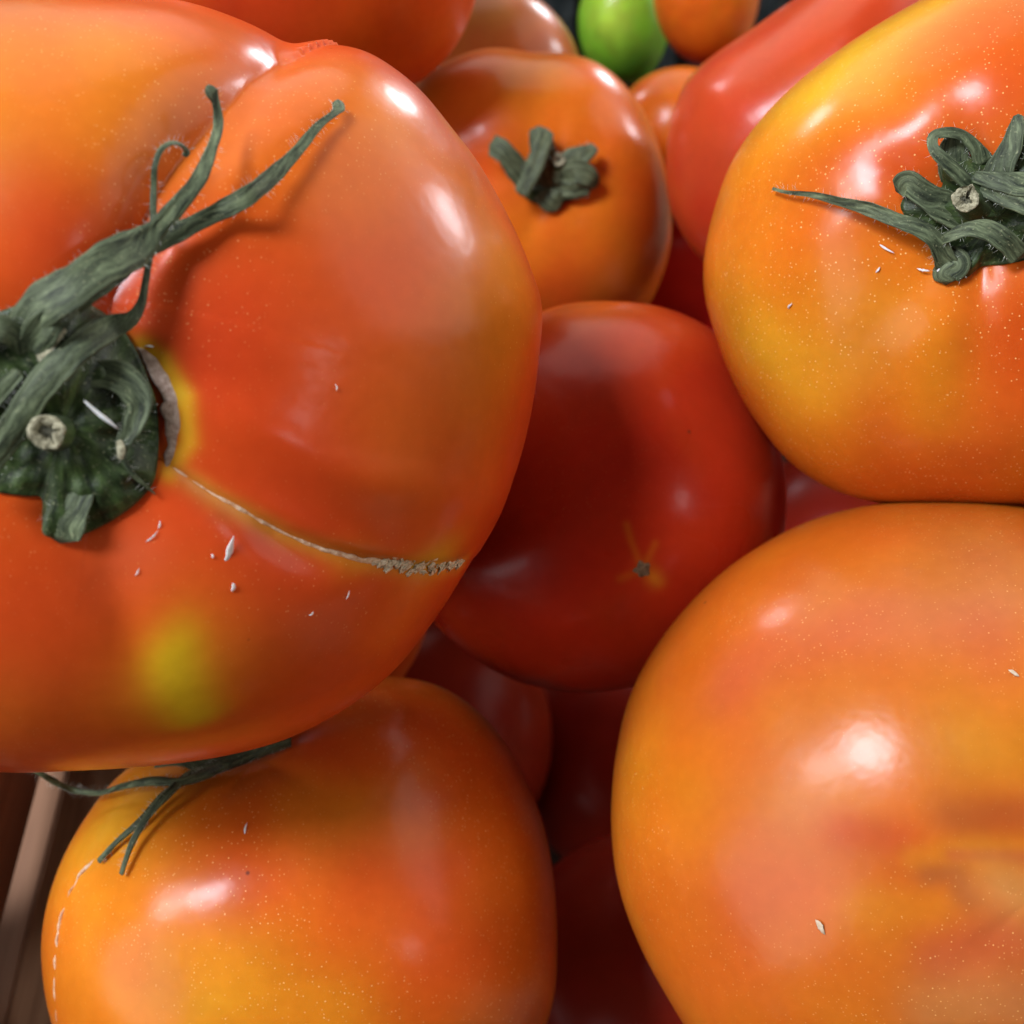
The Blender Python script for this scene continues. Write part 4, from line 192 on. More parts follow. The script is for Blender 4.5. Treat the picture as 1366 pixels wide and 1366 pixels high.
FLECKS = [{'p':[-0.03101,0.09058,0.1853],'d':[-0.19999,-0.72366,-0.66054],'n':[0.56918,-0.78589,0.2417],'l':0.00387,'w':0.0009,'label':'largest white husk sliver lying just below the crack of the big tomato'},{'p':[-0.03789,0.09102,0.18936],'d':[-0.16201,-0.73013,-0.66382],'n':[0.44615,-0.82379,0.34974],'l':0.00106,'w':0.00032,'label':'upper piece of the thin bent white sliver under the big green calyx'},{'p':[-0.03864,0.09002,0.18861],'d':[-0.6728,-0.6173,-0.40778],'n':[0.42645,-0.84193,0.3306],'l':0.00197,'w':0.00032,'label':'lower piece of the thin bent white sliver under the big green calyx'},{'p':[-0.03078,0.08817,0.18193],'d':[0.18229,-0.47542,-0.86067],'n':[0.55763,-0.81375,0.16388],'l':0.00129,'w':0.00074,'label':'small cream husk crumb below the largest white sliver'},{'p':[-0.03265,0.08983,0.18546],'d':[0.46349,-0.4116,-0.78471],'n':[0.53688,-0.80683,0.24654],'l':0.00061,'w':0.00041,'label':'tiny cream crumb left of the largest white sliver'},{'p':[-0.01918,0.09256,0.17453],'d':[-0.2135,-0.60457,-0.76741],'n':[0.7431,-0.66914,0.00785],'l':0.00139,'w':0.00035,'label':'thin white sliver under the corky end of the crack'},{'p':[-0.02302,0.0895,0.1752],'d':[0.76578,0.6332,0.11242],'n':[0.67569,-0.73688,0.02111],'l':0.00074,'w':0.00043,'label':'tiny white crumb on the lower flank of the big tomato'},{'p':[-0.04038,0.08735,0.18579],'d':[-0.56057,-0.49842,-0.66132],'n':[0.38,-0.88721,0.26165],'l':0.00111,'w':0.00032,'label':'small pale sliver above the yellow green patch of the big tomato'},{'p':[-0.0195,0.10555,0.19566],'d':[0.16518,-0.58471,-0.79425],'n':[0.78024,-0.44045,0.4441],'l':0.00085,'w':0.00033,'label':'tiny pale speck in the middle of the big creased tomato'},{'p':[-0.03856,0.10479,0.20253],'d':[0.9977,0.03216,0.05963],'n':[0.46216,-0.54484,0.69969],'l':0.00121,'w':0.00032,'label':'tiny pale straw bit at the top of the tan scar ring'},{'p':[0.05005,0.14209,0.18576],'d':[0.86416,-0.47259,-0.17286],'n':[-0.58983,-0.67034,0.45028],'l':0.00298,'w':0.0004,'label':'straight white sliver below the long thin sepal on the right tomato'},{'p':[0.04928,0.14049,0.18328],'d':[0.58013,0.29632,0.75871],'n':[-0.60296,-0.70643,0.37067],'l':0.00103,'w':0.00045,'label':'short white sliver lower left of the right tomato calyx'},{'p':[0.05488,0.13912,0.18445],'d':[0.95794,-0.28253,-0.05029],'n':[-0.45963,-0.78076,0.42326],'l':0.0018,'w':0.0005,'label':'bright white splinter touching the lower edge of the right tomato calyx'},{'p':[0.05664,0.13833,0.18504],'d':[0.8752,-0.47979,-0.06176],'n':[-0.40444,-0.80201,0.43955],'l':0.00083,'w':0.0007,'label':'square white crumb stuck on the lower lobe of the right tomato calyx'},{'p':[0.03917,0.14316,0.17455],'d':[0.39628,-0.09203,0.91351],'n':[-0.81471,-0.57027,0.10511],'l':0.00133,'w':0.00042,'label':'small white sliver on the yellow flank of the right tomato'},{'p':[0.03932,0.06878,0.1357],'d':[0.54556,-0.7898,-0.28034],'n':[-0.57303,-0.63427,0.51897],'l':0.00218,'w':0.00124,'label':'oval beige seed husk stuck on the lower right tomato'},{'p':[0.06405,0.09369,0.15638],'d':[0.85315,-0.52138,0.01716],'n':[-0.00279,-0.0601,0.99819],'l':0.00156,'w':0.00086,'label':'pale papery flake at the right edge of the lower right tomato'},{'p':[-0.03882,0.08959,0.12141],'d':[-0.07623,-0.99289,0.09148],'n':[-0.07726,-0.14429,0.98651],'l':0.00201,'w':0.00033,'label':'fine white hair above the highlight of the lower left tomato'},{'p':[-0.04178,0.09473,0.20246],'d':[0.70782,-0.34316,-0.61744],'n':[0.34073,-0.70551,0.62141],'l':0.00448,'w':0.00056,'label':'long white needle lying across the big green calyx'}]
SCARS = {'crack':[[-0.03686,0.09644,0.19276], [-0.03636,0.09628,0.19239], [-0.03586,0.09612,0.19202], [-0.03536,0.09597,0.19163], [-0.03485,0.09582,0.19125], [-0.03429,0.09565,0.19083], [-0.03373,0.09548,0.1904], [-0.03317,0.09532,0.18997], [-0.0326,0.09512,0.18957], [-0.03203,0.09502,0.18919], [-0.03147,0.09493,0.18879], [-0.03091,0.09485,0.18837], [-0.03036,0.09479,0.18793], [-0.0298,0.09474,0.18748], [-0.02925,0.09471,0.187], [-0.02872,0.09467,0.18653], [-0.02821,0.09467,0.18601], [-0.02769,0.09468,0.18548], [-0.02717,0.09469,0.18494], [-0.02664,0.09469,0.18441], [-0.02611,0.09467,0.18391], [-0.02556,0.09462,0.18343], [-0.02493,0.09464,0.18293], [-0.02429,0.09466,0.18244], [-0.02364,0.0947,0.18191], [-0.023,0.09474,0.18139], [-0.02235,0.09479,0.18085], [-0.0217,0.09483,0.18031], [-0.02105,0.09496,0.17982], [-0.0204,0.09511,0.17931], [-0.01975,0.09528,0.17877], [-0.01909,0.09547,0.1782], [-0.01844,0.09567,0.17761], [-0.01778,0.09589,0.177], [-0.01715,0.0962,0.17646], [-0.01651,0.09652,0.1759], [-0.01587,0.09687,0.17531], [-0.01523,0.09725,0.17468], [-0.01459,0.09767,0.17399]],'cork':[[-0.01619,0.09673,0.17564], [-0.01571,0.09697,0.17516], [-0.01524,0.09723,0.17465], [-0.01476,0.09751,0.1741], [-0.01428,0.09781,0.17354], [-0.01379,0.09812,0.17297], [-0.0133,0.09849,0.17243], [-0.01281,0.09887,0.17188], [-0.01232,0.09928,0.17129], [-0.01183,0.0997,0.17068], [-0.01133,0.10015,0.17004], [-0.01083,0.10064,0.1694], [-0.01033,0.10116,0.16873], [-0.00982,0.10171,0.16801], [-0.00932,0.10231,0.16723], [-0.00881,0.10297,0.16637], [-0.00825,0.10384,0.16553], [-0.00769,0.1048,0.16455], [-0.00714,0.10592,0.16339], [-0.00655,0.10673,0.16262]],'collar':[[-0.04021,0.10508,0.2025], [-0.0397,0.10476,0.20226], [-0.03921,0.10447,0.20199], [-0.03872,0.1042,0.2017], [-0.03824,0.10393,0.20141], [-0.03781,0.10348,0.20092], [-0.03738,0.10303,0.20043], [-0.03695,0.10259,0.19993], [-0.03668,0.10205,0.19934], [-0.0364,0.10148,0.19879], [-0.03611,0.10089,0.19825], [-0.03607,0.10038,0.19776], [-0.03603,0.09991,0.19724], [-0.036,0.09944,0.19672], [-0.03596,0.09898,0.19619], [-0.03615,0.09844,0.19558], [-0.03635,0.09793,0.19496], [-0.03656,0.09742,0.19431], [-0.03686,0.09695,0.19371], [-0.0372,0.09655,0.19304], [-0.0374,0.09579,0.19275]],'seam':[[-0.06204,0.08953,0.11361], [-0.06264,0.08896,0.11317], [-0.06325,0.08842,0.11269], [-0.06388,0.0879,0.11216], [-0.06453,0.0874,0.11157], [-0.0652,0.08694,0.11092], [-0.06567,0.08627,0.11041], [-0.06616,0.08564,0.10984], [-0.06668,0.08503,0.1092], [-0.06721,0.08446,0.10849], [-0.06735,0.08365,0.10817], [-0.0675,0.08287,0.1078], [-0.06767,0.08211,0.10738], [-0.06786,0.08138,0.1069], [-0.06807,0.08068,0.10635], [-0.06813,0.07992,0.10595], [-0.0682,0.07918,0.10547], [-0.0683,0.07848,0.10494], [-0.06842,0.0778,0.10433], [-0.06856,0.07715,0.10366], [-0.06858,0.07645,0.10312], [-0.0686,0.07577,0.10252], [-0.06865,0.07511,0.10187], [-0.06872,0.07447,0.10115], [-0.06882,0.07385,0.10037], [-0.06874,0.07307,0.09967], [-0.06869,0.07233,0.09887], [-0.06869,0.07162,0.09796], [-0.06873,0.07096,0.09689], [-0.06884,0.07037,0.09563]],'blossom':[[0.02055,0.12809,0.1332], [0.10524,-0.87962,0.46388]]}

# ---- body maths: every fruit is a closed surface, centre + R(direction) -------------
def unit(v):
    v = np.asarray(v, float)
    return v / np.linalg.norm(v, axis=-1, keepdims=True)

def wave_noise(P, freq, seed, terms=10):
    """smooth band of noise in about -1..1 from a sum of random sine waves"""
    r = np.random.RandomState(seed)
    out = np.zeros(len(P))
    for k in range(terms):
        q = unit(r.normal(size=3)) * freq * r.uniform(0.6, 1.4)
        out += np.sin(P @ q + r.uniform(0, 6.283))
    return out / (terms ** 0.5) / 1.1

def line_dist(D, line, closed=False):
    """angular distance, signed side and 0..1 position of unit vectors D to a polyline of unit vectors"""
    L = np.asarray(line, float)
    best = np.full(len(D), 9.0); side = np.zeros(len(D)); pos = np.zeros(len(D))
    n = len(L) - 1
    for i in range(n):
        a, b = L[i], L[i + 1]
        ab = b - a
        t = np.clip(((D - a) @ ab) / (ab @ ab), 0, 1)
        d = np.linalg.norm(D - (a + t[:, None] * ab), axis=1)
        m = d < best
        best[m] = d[m]
        side[m] = np.sign(D[m] @ np.cross(a, b))
        pos[m] = (i + t[m]) / n
    return best, side, pos

def smooth(x, a, b):
    t = np.clip((x - a) / (b - a), 0, 1)
    return t * t * (3 - 2 * t)

def ang(D, d):
    return np.arccos(np.clip(D @ np.asarray(d, float), -1, 1))

def fruit_radius(T, D):
    u, v, w = (np.asarray(T[k], float) for k in 'uvw')
    a = np.arctan2(D @ v, D @ u) % (2 * math.pi)
    cb = D @ w
    sb = np.sqrt(np.clip(1 - cb * cb, 0, 1))
    tab = np.asarray(T['ring'], float)
    n = len(tab)
    x = a / (2 * math.pi) * n
    i = np.floor(x).astype(int) % n
    f = x - np.floor(x)
    p0, p1, p2, p3 = tab[(i - 1) % n], tab[i], tab[(i + 1) % n], tab[(i + 2) % n]
    Ro = p1 + 0.5 * f * (p2 - p0 + f * (2 * p0 - 5 * p1 + 4 * p2 - p3 + f * (3 * (p1 - p2) + p3 - p0)))
    e = T.get('power', 2.15)
    Rd = np.where(cb > 0, T['front'], T['back'])
    R = ((sb / Ro) ** e + (np.abs(cb) / Rd) ** e) ** (-1 / e)
    k = np.ones(len(D))
    for F in T.get('forms', ()):
        kind = F[0]
        if kind == 'blob':
            _, d, s, amp = F
            k += amp * np.exp(-(ang(D, d) / s) ** 2)
        elif kind == 'line':
            _, L, s, amp = F
            d, sd, pos = line_dist(D, L)
            k += amp * np.exp(-(d / s) ** 2) * smooth(pos, -.02, .45) * smooth(1 - pos, -.02, .45)
        elif kind == 'fold':
            _, L, s_hi, hi, s_lo, lo = F
            d, sd, pos = line_dist(D, L)
            sg = d * sd
            wt = smooth(pos, -.3, .25) * (0.4 + 0.6 * smooth(1 - pos, 0, .4))
            k += wt * np.where(sg > 0, hi * np.exp(-((d - .18) / s_hi) ** 2) * (1 - np.exp(-d / .04)) - lo * np.exp(-d / s_hi * 2.6), -lo * np.exp(-d / s_lo))
        elif kind == 'stem':
            _, d0, s, depth, ribs, rib_amp, rib_s, seed = F
            q = ang(D, d0)
            d0 = np.asarray(d0, float)
            e1 = unit(np.cross(d0, (0.3, 0.2, 0.93))); e2 = np.cross(d0, e1)
            ph = np.arctan2(D @ e2, D @ e1)
            r = np.random.RandomState(seed)
            rib = np.zeros(len(D))
            for j in range(ribs):
                c = (j + r.uniform(-.25, .25)) * 2 * math.pi / ribs
                dd = (ph - c + math.pi) % (2 * math.pi) - math.pi
                rib += r.uniform(.4, 1.2) * np.exp(-(dd / (1.25 / ribs)) ** 2)
            k -= depth * np.exp(-(q / s) ** 1.7)
            k -= rib_amp * rib * np.exp(-((q - .35 * rib_s) / rib_s) ** 2) * smooth(q, 0, s * .8)
    sd = T.get('seed', 1)
    k += T.get('lump', .006) * wave_noise(D, 4.5, sd) + T.get('lump', .006) * .25 * wave_noise(D, 11, sd + 7)
    return R * k

def fruit_points(T, D):
    return np.asarray(T['c'], float) + fruit_radius(T, D)[:, None] * D

def fruit_colour(T, D):
    sd = T.get('seed', 1)
    C = np.tile(np.asarray(T['base'], float), (len(D), 1))
    W = D + .06 * np.stack([wave_noise(D, 7, sd + 20 + j) for j in range(3)], 1)
    W = unit(W)
    for F in T.get('tints', ()):
        kind = F[0]
        if kind == 'blob':
            _, d, s, rgb, amt = F
            m = amt * np.exp(-(ang(W, d) / s) ** 2)
        elif kind == 'patch':
            _, L, s, rgb, amt = F
            d, _, _ = line_dist(W, L)
            m = amt * np.exp(-(d / s) ** 2.2)
        else:
            _, L, s, rgb, amt = F
            d, _, pos = line_dist(D, L)
            m = amt * np.exp(-(d / s) ** 2) * smooth(pos, -.05, .1)
        C += m[:, None] * (np.asarray(rgb, float) - C)
    n = wave_noise(W, 9, sd + 40) * .5 + wave_noise(W, 23, sd + 41) * .3
    C[:, 1] *= np.exp(.16 * n)
    C *= np.exp(.05 * wave_noise(W, 15, sd + 42))[:, None]
    return np.clip(C, .002, .95)


# ------------------------------------------------------------------ helpers
def tag(o, label, cat, group=None):
    o['label'] = label; o['category'] = cat
    if group: o['group'] = group
    return o
def empty(name, loc):
    o = bpy.data.objects.new(name, None); col.objects.link(o); o.location = loc; o.empty_display_size = .01
    return o
def mesh_obj(name, verts, faces, mat, parent=None, origin=None, smooth=True, colours=None, along=None):
    V = np.asarray(verts, float)
    par_loc = Vector((0, 0, 0))
    p = parent
    while p is not None:
        par_loc += p.location; p = p.parent
    if origin is None:
        origin = tuple(par_loc) if parent is not None else tuple(V.mean(0))
    og = np.asarray(origin, float)
    me = bpy.data.meshes.new(name)
    me.from_pydata((V - og).tolist(), [], faces if isinstance(faces, list) else faces.tolist())
    if smooth:
        me.polygons.foreach_set('use_smooth', np.ones(len(me.polygons), bool))
    if colours is not None:
        at = me.attributes.new('skin', 'FLOAT_COLOR', 'POINT')
        at.data.foreach_set('color', np.concatenate([colours, np.ones((len(V), 1))], 1).astype(np.float32).ravel())
    if along is not None:
        at = me.attributes.new('along', 'FLOAT_VECTOR', 'POINT')
        at.data.foreach_set('vector', np.asarray(along, np.float32).ravel())
    me.materials.append(mat)
    me.update()
    o = bpy.data.objects.new(name, me); col.objects.link(o)
    o.parent = parent
    o.location = Vector(origin) - par_loc
    return o

# ------------------------------------------------------------------ materials
def new_mat(name):
    m = bpy.data.materials.new(name); m.use_nodes = True
    nt = m.node_tree
    return m, nt, nt.nodes['Principled BSDF']
def N(nt, kind, **kw):
    n = nt.nodes.new(kind)
    for k, v in kw.items():
        if k in n.inputs: n.inputs[k].default_value = v
        else: setattr(n, k, v)
    return n
def ramp(nt, src, stops):
    r = nt.nodes.new('ShaderNodeValToRGB'); e = r.color_ramp.elements
    while len(e) < len(stops): e.new(.5)
    for el, (p, c) in zip(e, stops):
        el.position = p; el.color = c if len(c) == 4 else (*c, 1)
    nt.links.new(src, r.inputs[0]); return r
def mixc(nt, fac, a, b, mode='MIX'):
    m = nt.nodes.new('ShaderNodeMix'); m.data_type = 'RGBA'; m.blend_type = mode
    for sock, val in ((m.inputs[0], fac), (m.inputs[6], a), (m.inputs[7], b)):
        if isinstance(val, (int, float)): sock.default_value = val
        elif isinstance(val, tuple): sock.default_value = (*val, 1) if len(val) == 3 else val
        else: nt.links.new(val, sock)
    return m.outputs[2]
def mathn(nt, op, a, b=None):
    m = nt.nodes.new('ShaderNodeMath'); m.operation = op
    for i, val in enumerate((a, b)):
        if val is None: continue
        if isinstance(val, (int, float)): m.inputs[i].default_value = val
        else: nt.links.new(val, m.inputs[i])
    return m.outputs[0]

def skin_material(name, speck=.6, rough=.33, cover=0.0, coat=.50, speck_rgb=(.95, .60, .22), seed=0.0):
    m, nt, b = new_mat(name)
    L = nt.links.new
    att = N(nt, 'ShaderNodeAttribute', attribute_name='skin')
    tc = nt.nodes.new('ShaderNodeTexCoord')
    mp = nt.nodes.new('ShaderNodeMapping'); mp.inputs[1].default_value = (seed, seed * .7, -seed); L(tc.outputs['Object'], mp.inputs[0])
    P = mp.outputs[0]
    fine = N(nt, 'ShaderNodeTexNoise', Scale=520.0, Detail=1.0); L(P, fine.inputs['Vector'])
    mid = N(nt, 'ShaderNodeTexNoise', Scale=70.0, Detail=1.0); L(P, mid.inputs['Vector'])
    c = mixc(nt, .14, att.outputs['Color'], ramp(nt, fine.outputs[0], [(.3, (.72, .70, .6)), (.7, (1.12, 1.18, 1.2))]).outputs[0], 'MULTIPLY')
    c = mixc(nt, .18, c, ramp(nt, mid.outputs[0], [(.35, (.8, .66, .6)), (.65, (1.1, 1.25, 1.2))]).outputs[0], 'MULTIPLY')
    # pale pores in the skin, thick in some areas and rare in others
    area = N(nt, 'ShaderNodeTexNoise', Scale=32.0, Detail=0.0); L(P, area.inputs['Vector'])
    dens = ramp(nt, area.outputs[0], [(.42 - cover, (0, 0, 0)), (.64 - cover, (1, 1, 1))]).outputs[0]
    tot = None
    for sc, rad, cut in ((1750.0, .17, .42), (1000.0, .11, .66)):
        vo = N(nt, 'ShaderNodeTexVoronoi', Scale=sc); vo.inputs['Randomness'].default_value = 1.0; L(P, vo.inputs['Vector'])
        dot = ramp(nt, vo.outputs['Distance'], [(rad * .45, (1, 1, 1)), (rad * 1.5, (0, 0, 0))]).outputs[0]
        sep = nt.nodes.new('ShaderNodeSeparateColor'); L(vo.outputs['Color'], sep.inputs[0])
        keep = mathn(nt, 'GREATER_THAN', sep.outputs[0], cut)
        v = mathn(nt, 'MULTIPLY', dot, keep)
        v = mathn(nt, 'MULTIPLY', v, mathn(nt, 'MULTIPLY', sep.outputs[1], 1.0))
        tot = v if tot is None else mathn(nt, 'MAXIMUM', tot, v)
    sp = mathn(nt, 'MULTIPLY', mathn(nt, 'MULTIPLY', tot, mathn(nt, 'ADD', mathn(nt, 'MULTIPLY', dens, .85), .15)), speck)
    c = mixc(nt, sp, c, speck_rgb)
    # rare dark specks of dirt
    vo = N(nt, 'ShaderNodeTexVoronoi', Scale=170.0); L(P, vo.inputs['Vector'])
    sep = nt.nodes.new('ShaderNodeSeparateColor'); L(vo.outputs['Color'], sep.inputs[0])
    dk = mathn(nt, 'MULTIPLY', ramp(nt, vo.outputs['Distance'], [(.03, (1, 1, 1)), (.07, (0, 0, 0))]).outputs[0], mathn(nt, 'GREATER_THAN', sep.outputs[1], .90))
    c = mixc(nt, mathn(nt, 'MULTIPLY', dk, .75), c, (.10, .025, .012))
    L(c, b.inputs['Base Color'])
    rg = nt.nodes.new('ShaderNodeMapRange'); L(mid.outputs[0], rg.inputs[0])
    rg.inputs[1].default_value = .3; rg.inputs[2].default_value = .7
    rg.inputs[3].default_value = rough - .05; rg.inputs[4].default_value = rough + .07
    L(rg.outputs[0], b.inputs['Roughness'])
    b.inputs['Subsurface Weight'].default_value = .22
    b.inputs['Subsurface Radius'].default_value = (1.0, .28, .08)
    b.inputs['Subsurface Scale'].default_value = .006
    b.inputs['IOR'].default_value = 1.45
    b.inputs['Specular IOR Level'].default_value = .10
    b.inputs['Coat Weight'].default_value = coat
    b.inputs['Coat Roughness'].default_value = .22
    b.inputs['Coat IOR'].default_value = 1.42
    bn = N(nt, 'ShaderNodeBump', Strength=.16, Distance=.0004); 
    h = mathn(nt, 'ADD', mathn(nt, 'MULTIPLY', fine.outputs[0], .5), mathn(nt, 'MULTIPLY', mid.outputs[0], 1.2))
    L(h, bn.inputs['Height']); L(bn.outputs[0], b.inputs['Normal']); L(bn.outputs[0], b.inputs['Coat Normal'])
    return m

def plant_material(name, dark, light, pale=(.42, .44, .24), rough=.62):
    m, nt, b = new_mat(name)
    L = nt.links.new
    at = N(nt, 'ShaderNodeAttribute', attribute_name='along')
    mp = nt.nodes.new('ShaderNodeMapping'); mp.inputs[3].default_value = (260, 2600, 900); L(at.outputs['Vector'], mp.inputs[0])
    st = N(nt, 'ShaderNodeTexNoise', Scale=1.0, Detail=5.0, Roughness=.65); L(mp.outputs[0], st.inputs['Vector'])
    tc = nt.nodes.new('ShaderNodeTexCoord')
    bl = N(nt, 'ShaderNodeTexNoise', Scale=210.0, Detail=4.0); L(tc.outputs['Object'], bl.inputs['Vector'])
    fz = N(nt, 'ShaderNodeTexNoise', Scale=2600.0, Detail=2.0); L(tc.outputs['Object'], fz.inputs['Vector'])
    c1 = ramp(nt, st.outputs[0], [(.36, dark), (.54, tuple(.5 * (a + q) for a, q in zip(dark, light))), (.66, light)]).outputs[0]
    c2 = mixc(nt, .75, c1, ramp(nt, bl.outputs[0], [(.35, (.62, .66, .6)), (.65, (1.2, 1.2, 1.15))]).outputs[0], 'MULTIPLY')
    c3 = mixc(nt, mathn(nt, 'MULTIPLY', ramp(nt, fz.outputs[0], [(.62, (0, 0, 0)), (.75, (1, 1, 1))]).outputs[0], .35), c2, pale)
    L(c3, b.inputs['Base Color'])
    b.inputs['Roughness'].default_value = rough
    b.inputs['Specular IOR Level'].default_value = .35
    b.inputs['Sheen Weight'].default_value = .06; b.inputs['Sheen Roughness'].default_value = .4
    b.inputs['Sheen Tint'].default_value = (.85, .95, .8, 1)
    bn = N(nt, 'ShaderNodeBump', Strength=.40, Distance=.0004)
    L(mathn(nt, 'ADD', st.outputs[0], mathn(nt, 'MULTIPLY', fz.outputs[0], .4)), bn.inputs['Height']); L(bn.outputs[0], b.inputs['Normal'])
    return m

def plain_material(name, lo, hi, scale, rough=.7, stretch=(1, 1, 1), bump=.3, sss=0):
    m, nt, b = new_mat(name)
    L = nt.links.new
    tc = nt.nodes.new('ShaderNodeTexCoord')
    mp = nt.nodes.new('ShaderNodeMapping'); mp.inputs[3].default_value = stretch; L(tc.outputs['Object'], mp.inputs[0])
    n = N(nt, 'ShaderNodeTexNoise', Scale=scale, Detail=6.0, Roughness=.6); L(mp.outputs[0], n.inputs['Vector'])
    L(ramp(nt, n.outputs[0], [(.3, lo), (.7, hi)]).outputs[0], b.inputs['Base Color'])
    b.inputs['Roughness'].default_value = rough
    b.inputs['Subsurface Weight'].default_value = sss; b.inputs['Subsurface Scale'].default_value = .002
    bn = N(nt, 'ShaderNodeBump', Strength=bump, Distance=.0006); L(n.outputs[0], bn.inputs['Height']); L(bn.outputs[0], b.inputs['Normal'])
    return m

MAT_SKIN = {}
MAT_GREEN = plant_material('dry_sepal', (.012, .020, .007), (.165, .205, .108))
MAT_DISC = plant_material('calyx_green', (.008, .016, .004), (.066, .108, .030), rough=.45)
MAT_STALK = plant_material('stalk_brown', (.020, .026, .010), (.085, .085, .040))
MAT_PALE = plain_material('dry_cut', (.11, .095, .045), (.58, .55, .36), 1700, .85, bump=.9)
MAT_HAIR = plain_material('plant_hair', (.45, .50, .42), (.70, .72, .62), 500, .5, bump=0)
MAT_PITH = plain_material('dark_pith', (.012, .014, .008), (.22, .21, .13), 2200, .85, bump=.8)
MAT_CORK = plain_material('corky_scar', (.46, .33, .18), (.84, .72, .52), 1500, .8, bump=.6)
MAT_SEAM = plain_material('healed_crack', (.55, .24, .09), (.82, .62, .42), 1300, .6, bump=.5)
MAT_COLLAR = plain_material('collar_scar', (.28, .17, .12), (.58, .45, .36), 1400, .75, bump=.5)
MAT_HUSK = plain_material('white_husk', (.62, .56, .50), (.86, .83, .80), 900, .5, bump=.3, sss=.2)
MAT_SEED = plain_material('beige_husk', (.45, .33, .20), (.70, .58, .42), 1200, .6, bump=.3)

# ------------------------------------------------------------------ builders
def sphere_grid(pole, nu, nv, dense_pole=1.0):
    """unit directions on a grid whose pole is the given direction, plus faces"""
    pole = unit(pole)
    e1 = unit(np.cross(pole, (0.31, .77, .55))); e2 = np.cross(pole, e1)
    s = np.linspace(0, 1, nv + 1)[1:-1]
    th = math.pi * (s ** dense_pole)
    ph = np.linspace(0, 2 * math.pi, nu, endpoint=False)
    TH, PH = np.meshgrid(th, ph, indexing='ij')
    D = (np.cos(TH)[..., None] * pole + np.sin(TH)[..., None] * (np.cos(PH)[..., None] * e1 + np.sin(PH)[..., None] * e2)).reshape(-1, 3)
    D = np.concatenate([D, pole[None], -pole[None]])
    nr = nv - 1
    i, j = np.meshgrid(np.arange(nr - 1), np.arange(nu), indexing='ij')
    j2 = (j + 1) % nu
    q = np.stack([i * nu + j, (i + 1) * nu + j, (i + 1) * nu + j2, i * nu + j2], -1).reshape(-1, 4).tolist()
    top, bot = nr * nu, nr * nu + 1
    q += [[top, k, (k + 1) % nu] for k in range(nu)]
    q += [[bot, (nr - 1) * nu + (k + 1) % nu, (nr - 1) * nu + k] for k in range(nu)]
    return D, q

def fruit_mesh(key, name, parent, nu, nv, mat):
    T = FRUIT[key]
    pole = next((F[1] for F in T['forms'] if F[0] == 'stem'), (0.1, -.2, .97))
    D, faces = sphere_grid(pole, nu, nv)
    return mesh_obj(name, fruit_points(T, D), faces, mat, parent, origin=T['c'], colours=fruit_colour(T, D))

def resample(P, vals, n):
    P = np.asarray(P, float)
    if len(P) < 3:
        t = np.linspace(0, 1, n)[:, None]
        return P[0] + (P[-1] - P[0]) * t, [np.interp(np.linspace(0, 1, n), [0, 1], v) if np.ndim(v[0]) == 0 else None for v in vals]
    d = np.r_[0, np.cumsum(np.linalg.norm(np.diff(P, axis=0), axis=1) ** .7)]
    x = np.linspace(0, d[-1], n)
    def cr(A):
        A = np.asarray(A, float)
        one = A.ndim == 1
        if one: A = A[:, None]
        m = np.gradient(A, d, axis=0)
        i = np.clip(np.searchsorted(d, x, side='right') - 1, 0, len(d) - 2)
        h = (d[i + 1] - d[i])[:, None]; t = ((x - d[i]) / h[:, 0])[:, None]
        y = (2*t**3 - 3*t**2 + 1) * A[i] + (t**3 - 2*t**2 + t) * h * m[i] + (-2*t**3 + 3*t**2) * A[i+1] + (t**3 - t**2) * h * m[i+1]
        return y[:, 0] if one else y
    return cr(P), [cr(v) for v in vals]

